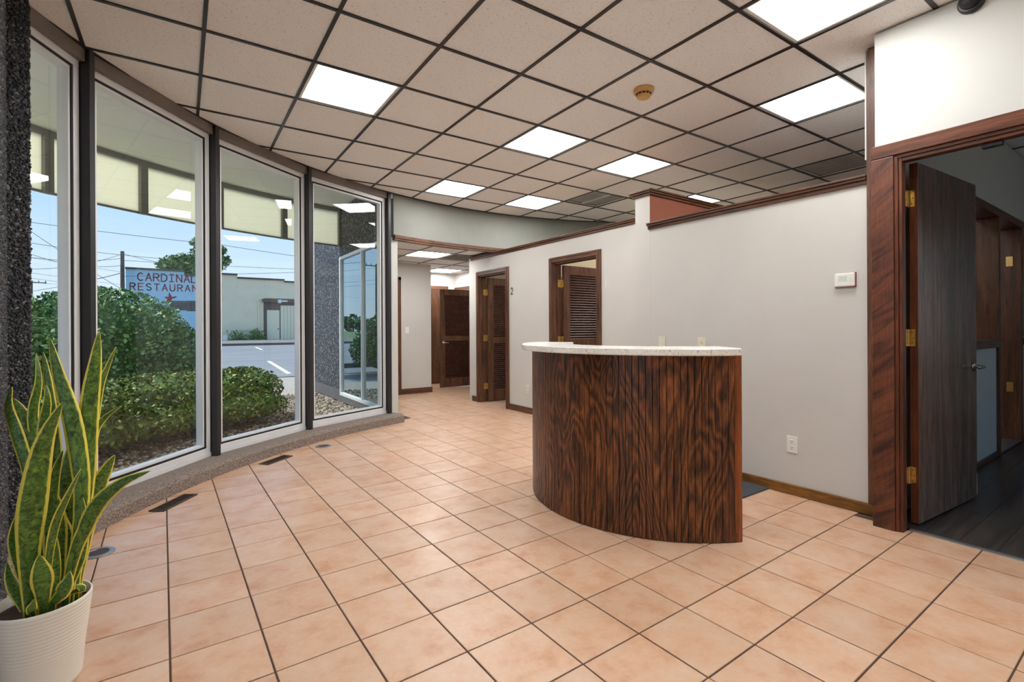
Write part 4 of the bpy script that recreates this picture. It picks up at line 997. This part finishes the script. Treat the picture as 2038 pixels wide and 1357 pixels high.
# ================================================================== OUTSIDE
def gz(y): return max(0.0, min(.2, .2 * (y - 13) / 21))         # the car park rises gently away from the room
gr = tag(MB().box(-60, 60, -40, 13.6, -.3, -.05).build('ground_gravel', 'gravel_ground'), 'gravel ground round the building', 'gravel', kind='structure')
b = MB(); xs = (-120, 160); ys = [13.6, 34.0]
b.v = [(xs[0], 13.6, -.03), (xs[1], 13.6, -.03), (xs[1], 34.4, .205), (xs[0], 34.4, .205), (xs[0], 13.6, -.4), (xs[1], 13.6, -.4), (xs[1], 34.4, -.4), (xs[0], 34.4, -.4)]
b.f = [(0, 1, 2, 3), (7, 6, 5, 4), (0, 4, 5, 1), (1, 5, 6, 2), (2, 6, 7, 3), (3, 7, 4, 0)]
ap = tag(b.build('car_park', 'asphalt'), 'grey asphalt car park between hedge and restaurant', 'car park', kind='structure')
for (x0, y0), (x1, y1) in (((2.95, 19.5), (2.66, 14.2)), ((4.1, 31.5), (3.95, 28)), ((8.5, 31.5), (8.2, 28)), ((-1.6, 31.5), (-1.8, 28)), ((-3.2, 19.5), (-3.4, 14.2)), ((6.2, 19.5), (5.9, 14.2))):
    f_ = lambda y: -.03 + .235 * (y - 13.6) / 20.8
    tag(MB().bar((x0, y0, f_(y0) + .004), (x1, y1, f_(y1) + .004), .12, .012).build('parking_stripe', 'stripe_paint'), 'faded pale parking stripe on the asphalt', 'road marking', 'parking stripes', 'structure')
sw = tag(MB().box(-60, 70, 34.4, 46.6, -.4, .33).build('pavement', 'pavement_grey'), 'concrete pavement along the foot of the restaurant', 'pavement', kind='structure')
MB().box(-60, 70, 34.15, 34.42, -.4, .34).build('kerb', 'coping', sw)
tag(MB().box(-200, 220, 46.6, 260, -.4, .25).build('field', 'grass_ground'), 'grassy ground far behind the restaurant', 'ground', kind='structure')
# kerb log at the car park edge
wl = tag(MB().box(-.9, 1.75, 15.2, 15.42, -.02, .13).build('parking_kerb', 'coping', bevel=.02), 'low grey kerb block at the near edge of the car park', 'kerb')
wl.rotation_euler = (0, 0, .0)

tag(MB().arc(CC, 5.13, 14, 172, 262, -.06, -.03, 40).build('bounce_paving', 'concrete'), 'unseen concrete paving added outside the left windows to bounce daylight up', 'paving', kind='structure')  # added out of view as a reflector, sends daylight up to the ceiling
# gravel stones near the glass (uncountable)
n = 30000; a = rng.uniform(98, 160, n); r = 5.13 + (rng.random(n) ** 1.3) * 3.6
gp = np.stack([CC[0] + r * np.cos(np.radians(a)), CC[1] + r * np.sin(np.radians(a)), rng.uniform(-.05, -.028, n)], 1)
gp = gp[(gp[:, 0] < 2.32)]
o = scatter('gravel_bed', 'gravel_stone', gp, rng.uniform(.014, .032, len(gp)), .65); tag(o, 'loose pale gravel bed outside the curved windows', 'gravel', kind='stuff')
tag(MB().arc(CC, 5.9, 7.5, 112, 158, -.06, -.022, 30).build('mulch_bed', 'mulch'), 'dark mulch strip under the low hedge', 'mulch', kind='structure')

# shrubs
LEAFB = (np.array([(0, -.5, 0), (.3, 0, .08), (0, .5, 0), (-.3, 0, .08)]), np.array([(0, 1, 2), (0, 2, 3)]))
def shell_pts(n, c, rx, ry, rz, lump=.12, zmin=-.3, thick=.18):
    d = rng.normal(size=(n, 3)); d /= np.linalg.norm(d, axis=1)[:, None]; d = d[d[:, 2] > zmin]
    ph = np.sin(d[:, 0] * 7 + c[0] * 3) * np.sin(d[:, 1] * 6 + 1 + c[1]) * np.cos(d[:, 2] * 5)
    k = (1 + lump * ph) * (1 - thick * rng.random(len(d)) ** 1.6)
    return np.array(c) + d * k[:, None] * np.array([rx, ry, rz])
def core(c, rx, ry, rz, parent, seed=0):
    b = MB(); prof = [(math.sin(math.pi * k / 10), -math.cos(math.pi * k / 10)) for k in range(11)]
    b.lathe((0, 0, 0), [(max(.01, p_[0]), p_[1]) for p_ in prof], 18, True)
    b.v = [(c[0] + v[0] * rx, c[1] + v[1] * ry, max(.06, c[2] + v[2] * rz)) for v in b.v]
    return b.build('inner_foliage', 'bush_core', parent)
def shrub(nm, label, base, lobes, leaf, size, mat, group=None, stems=5, cat='shrub', zmin=-.35):
    root = thing(nm, label, cat, base, group); pts = []
    for (dx, dy, cz, rx, ry, rz, n) in lobes:
        c = (base[0] + dx, base[1] + dy, cz); pts.append(shell_pts(n, c, rx, ry, rz, zmin=zmin)); core(c, rx * .8, ry * .8, rz * .8, root)
    p_ = np.concatenate(pts); p_[:, 2] = np.maximum(p_[:, 2], .03)
    f_ = scatter('foliage', mat, p_, rng.uniform(*size, len(p_)), 1.0, root, LEAFB)
    if not stems: return root
    st = MB()
    for k in range(stems):
        a = k * 2.4; q = Vector((base[0], base[1], -.05)); e_ = Vector((base[0] + .5 * lobes[0][3] * math.cos(a), base[1] + .5 * lobes[0][4] * math.sin(a), lobes[0][2]))
        st.tube([q + Vector((.08 * math.cos(a), .08 * math.sin(a), 0)), (q + e_) / 2 + Vector((.05, .03, .02)), e_], [.025, .018, .012], 6)
    st.build('stems', 'bark', root); return root
B0 = at_depth(205, 654, 9.7)
shrub('round_bush', 'large rounded leafy bush in front of the blue restaurant wall', (B0.x, B0.y, -.05),
      [(0, 0, .93, 1.5, 1.3, 1.1, 9500), (-1.25, .3, .82, 1.3, 1.2, .98, 6500), (.95, .15, .62, .95, 1.0, .68, 3600), (-2.4, .4, .8, 1.1, 1.1, .95, 2200)], 1, (.06, .115), 'bush_leaf', stems=8, zmin=-.6)
hl = []; h0 = pol(6.75, 134)
for k, a in enumerate(np.arange(115.5, 154, 2.9)):
    p_ = pol(6.72 + random.uniform(-.12, .12), a); q_ = random.uniform(.9, 1.1); hl.append((p_.x - h0.x, p_.y - h0.y, .38 * q_, .5, .58, .27 * q_, 2600))
    p_ = pol(6.3, a + 1.5); hl.append((p_.x - h0.x, p_.y - h0.y, .22, .4, .3, .2, 1100))
hd = shrub('low_hedge', 'low evergreen hedge growing along the outside of the curved windows', (h0.x, h0.y, -.05), hl, 1, (.03, .062), 'hedge_leaf', stems=0, zmin=-.5, cat='hedge')
for a in np.arange(115, 154, 1.6):
    p_ = pol(6.5 + random.uniform(-.2, .3), a); MB().tube([(p_.x, p_.y, -.05), (p_.x + random.uniform(-.1, .1), p_.y + random.uniform(-.1, .1), .3)], [.018, .01], 5).build('stem', 'bark', hd)

# restaurant
YB = 46.6; K = YB / 65.65
rs = thing('restaurant_building', 'single storey restaurant with a blue sign wall and cream rear wall', 'building', (5, YB, .3))
def wx(px, py): return at_y(px, py, YB)
blue = [(wx(250, 531), wx(366, 541)), (wx(367, 547.5), wx(414, 550))]
zb = .3
def seg(nm, p0, p1, mat, dz=0): 
    return MB().box(p0.x, p1.x, YB, YB + 8, zb, (p0.z + p1.z) / 2 + dz).build(nm, mat, rs)
s1 = seg('blue_wall', wx(250, 534), wx(366.5, 541), 'paint_blue'); s2 = seg('blue_wall', wx(366.5, 548), wx(414, 551), 'paint_blue')
s3 = seg('cream_wall', wx(414, 544), wx(472, 548), 'paint_cream'); s4 = seg('cream_wall', wx(472, 554), wx(565.5, 558), 'paint_cream'); s5 = seg('cream_wall', wx(565.5, 562), wx(760, 570), 'paint_cream')
for s_, p0, p1 in ((s1, wx(249, 534), wx(367, 541)), (s2, wx(367, 548), wx(414, 551)), (s3, wx(413, 544), wx(472.5, 548)), (s4, wx(472.5, 554), wx(566, 558)), (s5, wx(566, 562), wx(760, 570))):
    z = (p0.z + p1.z) / 2; MB().box(p0.x, p1.x, YB - .12, YB + 8, z - .02, z + .12).build('coping', 'coping', s_)
# green skirting low on the blue wall
MB().box(wx(250, 600).x, wx(414, 600).x, YB - .02, YB, zb, zb + .75).build('green_skirting', 'paint_green', s1)
LET = {'C': [arcp(.32, .5, .32, .5, 50, 310, 12)], 'A': [[(0, 0), (.32, 1), (.64, 0)], [(.12, .36), (.52, .36)]], 'R': [[(0, 0), (0, 1), (.35, 1)] + arcp(.35, .75, .26, .25, 90, -90, 6) + [(0, .5)], [(.3, .5), (.62, 0)]],
       'D': [[(0, 0), (0, 1), (.25, 1)] + arcp(.25, .5, .38, .5, 90, -90, 8) + [(0, 0)]], 'I': [[(.3, 0), (.3, 1)], [(.08, 1), (.52, 1)], [(.08, 0), (.52, 0)]], 'N': [[(0, 0), (0, 1), (.6, 0), (.6, 1)]],
       'L': [[(0, 1), (0, 0), (.58, 0)]], 'E': [[(.58, 1), (0, 1), (0, 0), (.58, 0)], [(0, .52), (.48, .52)]], 'S': [arcp(.3, .75, .28, .25, 30, 270, 9) + arcp(.3, .25, .28, .25, 90, -150, 9)],
       'T': [[(.3, 0), (.3, 1)], [(0, 1), (.62, 1)]], 'U': [[(0, 1), (0, .32)] + arcp(.3, .32, .3, .32, 180, 360, 8) + [(.6, 1)]]}
def word(txt, p0, p1, h, nm):
    b = MB(); n = len(txt); pitch = (p1 - p0) / (n - .38)
    for k, ch in enumerate(txt):
        o_ = p0 + pitch * k; o_.y = YB - .012; strokes(b, o_, Vector((h * .98, 0, 0)), Vector((0, 0, h)), Vector((0, -1, 0)), LET[ch], h * .135, .012)
    o = b.build(nm, 'paint_red', s1); o['label'] = 'dark red painted lettering'; return o
a, b_ = wx(274, 559), wx(390, 561.5); a.z = b_.z = (a.z + b_.z) / 2; word('CARDINAL', a, b_, .63 * K / .71 * .9, 'sign_lettering')
a, b_ = wx(259, 577.5), wx(407, 580); a.z = b_.z = (a.z + b_.z) / 2; word('RESTAURANT', a, b_, .56 * K / .71 * .9, 'sign_lettering')
# small red bird emblem
O_ = wx(338, 597); q = .42
bird = [(-.9, .5), (-.55, .62), (-.2, .55), (-.1, 1.5), (.15, .95), (.3, .6), (1.0, .75), (1.05, .5), (.4, .3), (.2, -.1), (-.3, -.25), (-.7, -.3), (-.35, .1), (-.6, .35)]
b = MB(); n = len(bird); b.v = [(O_.x + x * q, YB - .02, O_.z + z * q) for x, z in bird] + [(O_.x + x * q, YB, O_.z + z * q) for x, z in bird]
b.f = [tuple(range(n))] + [(k, (k + 1) % n, n + (k + 1) % n, n + k) for k in range(n)]; b.build('bird_emblem', 'paint_red', s1)
# glass block strip
p0, p1 = wx(337, 617), wx(372, 599); p2, p3 = wx(372, 619), wx(402, 599)
gb = MB().box(p0.x, p1.x, YB - .02, YB, p0.z, p1.z).box(p2.x, p3.x, YB - .02, YB, p2.z, p3.z).build('block_window', 'coping', s1)
for i in range(8):
    for j in range(4):
        x = p0.x + (p3.x - p0.x) * i / 8; z = p0.z + (p1.z - p0.z) * j / 4; MB().box(x + .02, x + (p3.x - p0.x) / 8 - .02, YB - .035, YB - .02, z + .015, z + (p1.z - p0.z) / 4 - .015).build('glass_block', 'dark_block', gb)
# bricked-in bay with door
p0, p1 = wx(525, 676), wx(760, 605)
bay = MB().box(p0.x, p1.x, YB - .06, YB, zb, p1.z - .0).build('bay_panel', 'frame_dark', s4)
x = wx(558, 640).x
while x < p1.x - .3:
    MB().box(x + .01, x + .26, YB - .085, YB - .06, zb, p1.z - .35).build('siding_board', 'cream_siding', bay); x += .27
a, b_ = wx(531, 617), wx(556, 675); dr = MB().box(a.x, b_.x, YB - .09, YB - .06, zb + .02, a.z).build('door', 'cream_siding', s4); dr['label'] = 'cream flush back door'
MB().tube([(b_.x - .1, YB - .09, zb + .95), (b_.x - .1, YB - .15, zb + .95)], .05, 10).build('knob', 'coping', dr)
MB().box(p0.x - .1, p1.x, YB - .25, YB, p1.z - .1, p1.z + .18).build('lintel', 'frame_dark', s4)
a = wx(515, 640); MB().tube([(a.x, YB - .1, zb), (a.x, YB - .1, p1.z - .2), (a.x + .12, YB - .1, p1.z + .15), (a.x + .5, YB - .1, p1.z + .28), (p1.x, YB - .1, p1.z + .28)], .06, 8).build('downspout', 'cream_siding', s4)
MB().tube([(a.x - .05, YB - .15, zb), (a.x - .05, YB - .15, zb + 1.1)], .09, 8).build('bollard', 'stripe_paint', s4)
a = wx(496, 660); MB().tube([(a.x, YB - .3, zb), (a.x, YB - .3, zb + .95)], .08, 8).build('bollard', 'stripe_paint', s4)
a = wx(505, 660); MB().box(a.x - .2, a.x + .25, YB - .25, YB, zb + .3, zb + .7).tube([(a.x, YB - .2, zb), (a.x, YB - .2, zb + .9), (a.x + .25, YB - .2, zb + 1.0), (a.x + .25, YB - .2, zb)], .04, 6).build('gas_meter', 'coping', s4)
a = wx(561, 599); MB().box(a.x - .4, a.x + .4, YB - .3, YB, a.z - .08, a.z + .05).box(a.x - .35, a.x - .1, YB - .35, YB - .05, a.z - .2, a.z + .1).build('flood_lamp', 'white_plastic', s4)
a = wx(437, 593); MB().box(a.x - .25, a.x + .12, YB - .08, YB, a.z - .3, a.z + .3).build('wall_sign', 'frame_dark', s3)
bk = tag(MB().lathe((wx(445, 676).x, YB - 1.3, .33), [(.17, 0), (.2, .45), (.215, .46), (.19, .46), (.16, .05)], 20).build('bucket', 'white_plastic'), 'white plastic bucket standing by the cream restaurant wall', 'bucket')
for x0, x1, l_ in ((452, 492, 'green weeds growing against the cream wall near the bucket'), (498, 524, 'green weeds growing round the gas meter')):
    xa, xb = wx(x0, 670).x, wx(x1, 670).x; n = 700; p_ = np.stack([(xa + xb) / 2 + np.clip(rng.normal(0, .3, n), -.55, .55) * (xb - xa), YB - rng.uniform(.45, 1.2, n), .33 + rng.random(n) ** 2.4 * .8], 1)
    tag(scatter('weeds', 'weed_leaf', p_, rng.uniform(.08, .2, n), 1, None, LEAFB), l_, 'weeds', kind='stuff')

# trees
def tree(label, base, h, blobs, mat='tree_leaf', size=(.35, .6), group=None, trunk=.16):
    root = thing('tree', label, 'tree', base, group); b_ = Vector(base); pts = []
    MB().tube([b_, b_ + Vector((.1, 0, h * .4)), b_ + Vector((-.1, .1, h * .75))], [trunk, trunk * .7, trunk * .3], 8).build('trunk', 'bark', root)
    for (dx, dz, r, n) in blobs:
        c = (b_.x + dx, b_.y, b_.z + dz); d = rng.normal(size=(n, 3)); d /= np.linalg.norm(d, axis=1)[:, None]; pts.append(np.array(c) + d * (rng.random(n) ** .45)[:, None] * np.array([r, r, r * .62]))
        MB().tube([b_ + Vector((0, 0, h * .45)), Vector(c)], [trunk * .4, trunk * .12], 5).build('branch', 'bark', root)
    p_ = np.concatenate(pts); scatter('crown', mat, p_, rng.uniform(*size, len(p_)), 1, root, LEAFB); return root
Q = lambda px, py, Y: at_y(px, py, Y)
tb = Q(395, 600, 60); tb.z = .25; s_ = lambda px, py: (Q(px, py, 60).x - tb.x, Q(px, py, 60).z - tb.z)
tree('green tree rising behind the restaurant roof', tb, s_(395, 480)[1], [(*s_(350, 527), 1.6, 420), (*s_(385, 530), 1.7, 420), (*s_(372, 517), 1.2, 200), (*s_(405, 505), 1.3, 240), (*s_(425, 525), 1.3, 260), (*s_(440, 498), .7, 90), (*s_(442, 518), .9, 130), (*s_(395, 484), .8, 110), (*s_(330, 530), .9, 120)])
tn = 0
for k in range(20):
    x = -170 + k * 19; y = 200 + random.uniform(-15, 20); h = random.uniform(6, 9)
    tree('distant tree in the tree line across the fields', (x, y, .2), h, [(0, h * .45, 6, 160), (4, h * .4, 4.5, 120), (-4, h * .4, 4.5, 120)], size=(1.4, 2.4), group='distant tree line', trunk=.3)

# utility poles and wires
def pole(label, base, h, arm=None, box=False):
    root = thing('utility_pole', label, 'utility pole', base); b_ = Vector(base); MB().tube([b_, b_ + Vector((0, 0, h))], [.16, .12], 10).build('post', 'pole_wood', root)
    if arm: MB().bar(b_ + Vector((-arm, 0, h - .3)), b_ + Vector((arm, 0, h - .3)), .12, .14).build('crossarm', 'pole_wood', root)
    if arm:
        for k in (-1, -.5, .5, 1): MB().tube([b_ + Vector((arm * k * .95, 0, h - .22)), b_ + Vector((arm * k * .95, 0, h))], .06, 6).build('insulator', 'coping', root)
    if box: MB().tube([b_ + Vector((-.35, 0, h * .62)), b_ + Vector((-.35, 0, h * .62 + .9))], .25, 10).build('transformer', 'coping', root)
    return root
pA = at_y(243.5, 500, 45.8); pole('wooden utility pole beside the blue restaurant wall', (pA.x, pA.y, .3), pA.z - .3)
pB = at_y(63, 562, 100); pole('distant wooden utility pole with crossarm above the bush', (pB.x, pB.y, .2), pB.z - .2 + .3, 1.6, False)
sg = at_y(57, 593, 99); 
sgr = thing('road_sign', 'small pale board beside the distant utility pole', 'sign', (sg.x, 99, .2)); MB().box(sg.x - 1.1, sg.x + .5, 98.9, 99.0, sg.z - .6, sg.z + .6).build('board', 'cream_siding', sgr); MB().box(sg.x - .1, sg.x + .1, 99.0, 99.15, .2, sg.z).build('post', 'pole_wood', sgr)
pC = Vector((-19.5, 68, .25)); pole('utility pole with crossarm and transformer across the road', pC, 10.2, 1.5, True)
def wire(p0, p1, sag, label):
    p0, p1 = Vector(p0), Vector(p1); n = 16; pts = [p0.lerp(p1, k / n) - Vector((0, 0, sag * 4 * (k / n) * (1 - k / n))) for k in range(n + 1)]
    tag(MB().tube(pts, .015, 4, False).build('power_line', 'wire_black'), label, 'wire', 'overhead power lines')
WL = 'thin black overhead power line against the sky'
for a, b_, Y, sg_ in (((-60, 425), (440, 487), 40, .1), ((440, 487), (760, 530), 40, .1), ((-60, 462), (330, 515), 44, .2), ((243.5, 504), (330, 525), 45.8, .05), ((60, 535), (243.5, 505), 45.8, .3), ((60, 505), (243.5, 528), 45.8, .4), ((60, 512), (243.5, 514), 45.8, .2), ((60, 580), (243.5, 542), 45.8, .1),
                      ((45, 449), (243.5, 576), 45.8, .1), ((243.5, 518), (760, 541), 45.8, .1), ((243.5, 550), (700, 538), 45.8, .05)):
    wire(at_y(*a, Y), at_y(*b_, Y), sg_, WL)
wire(pB + Vector((0, 0, .2)), (pA.x, pA.y, pA.z - 1.6), .6, WL); wire(pB + Vector((0, 0, .2)), (-60, 130, 9), .6, WL)
for z in (9.9, 8.2, 7.6): wire((-60, 40, z + .5), (pC.x, pC.y, z), .8, WL); wire((pC.x, pC.y, z), (20, 110, z - .5), .8, WL)

# neighbour's teal siding house past the outer window of the room behind the door
nh = thing('neighbour_house', 'house with pale teal siding seen through the outer window', 'building', (16.5, 2.5, 0))
for k in range(20): MB().box(16.5 - .012 * (k % 1), 16.8, -2, 9, .0 + k * .16, .155 + k * .16).build('siding_board', 'teal_siding', nh)
MB().box(16.52, 18.5, -2, 9, 0, 3.3).build('body', 'teal_siding', nh)
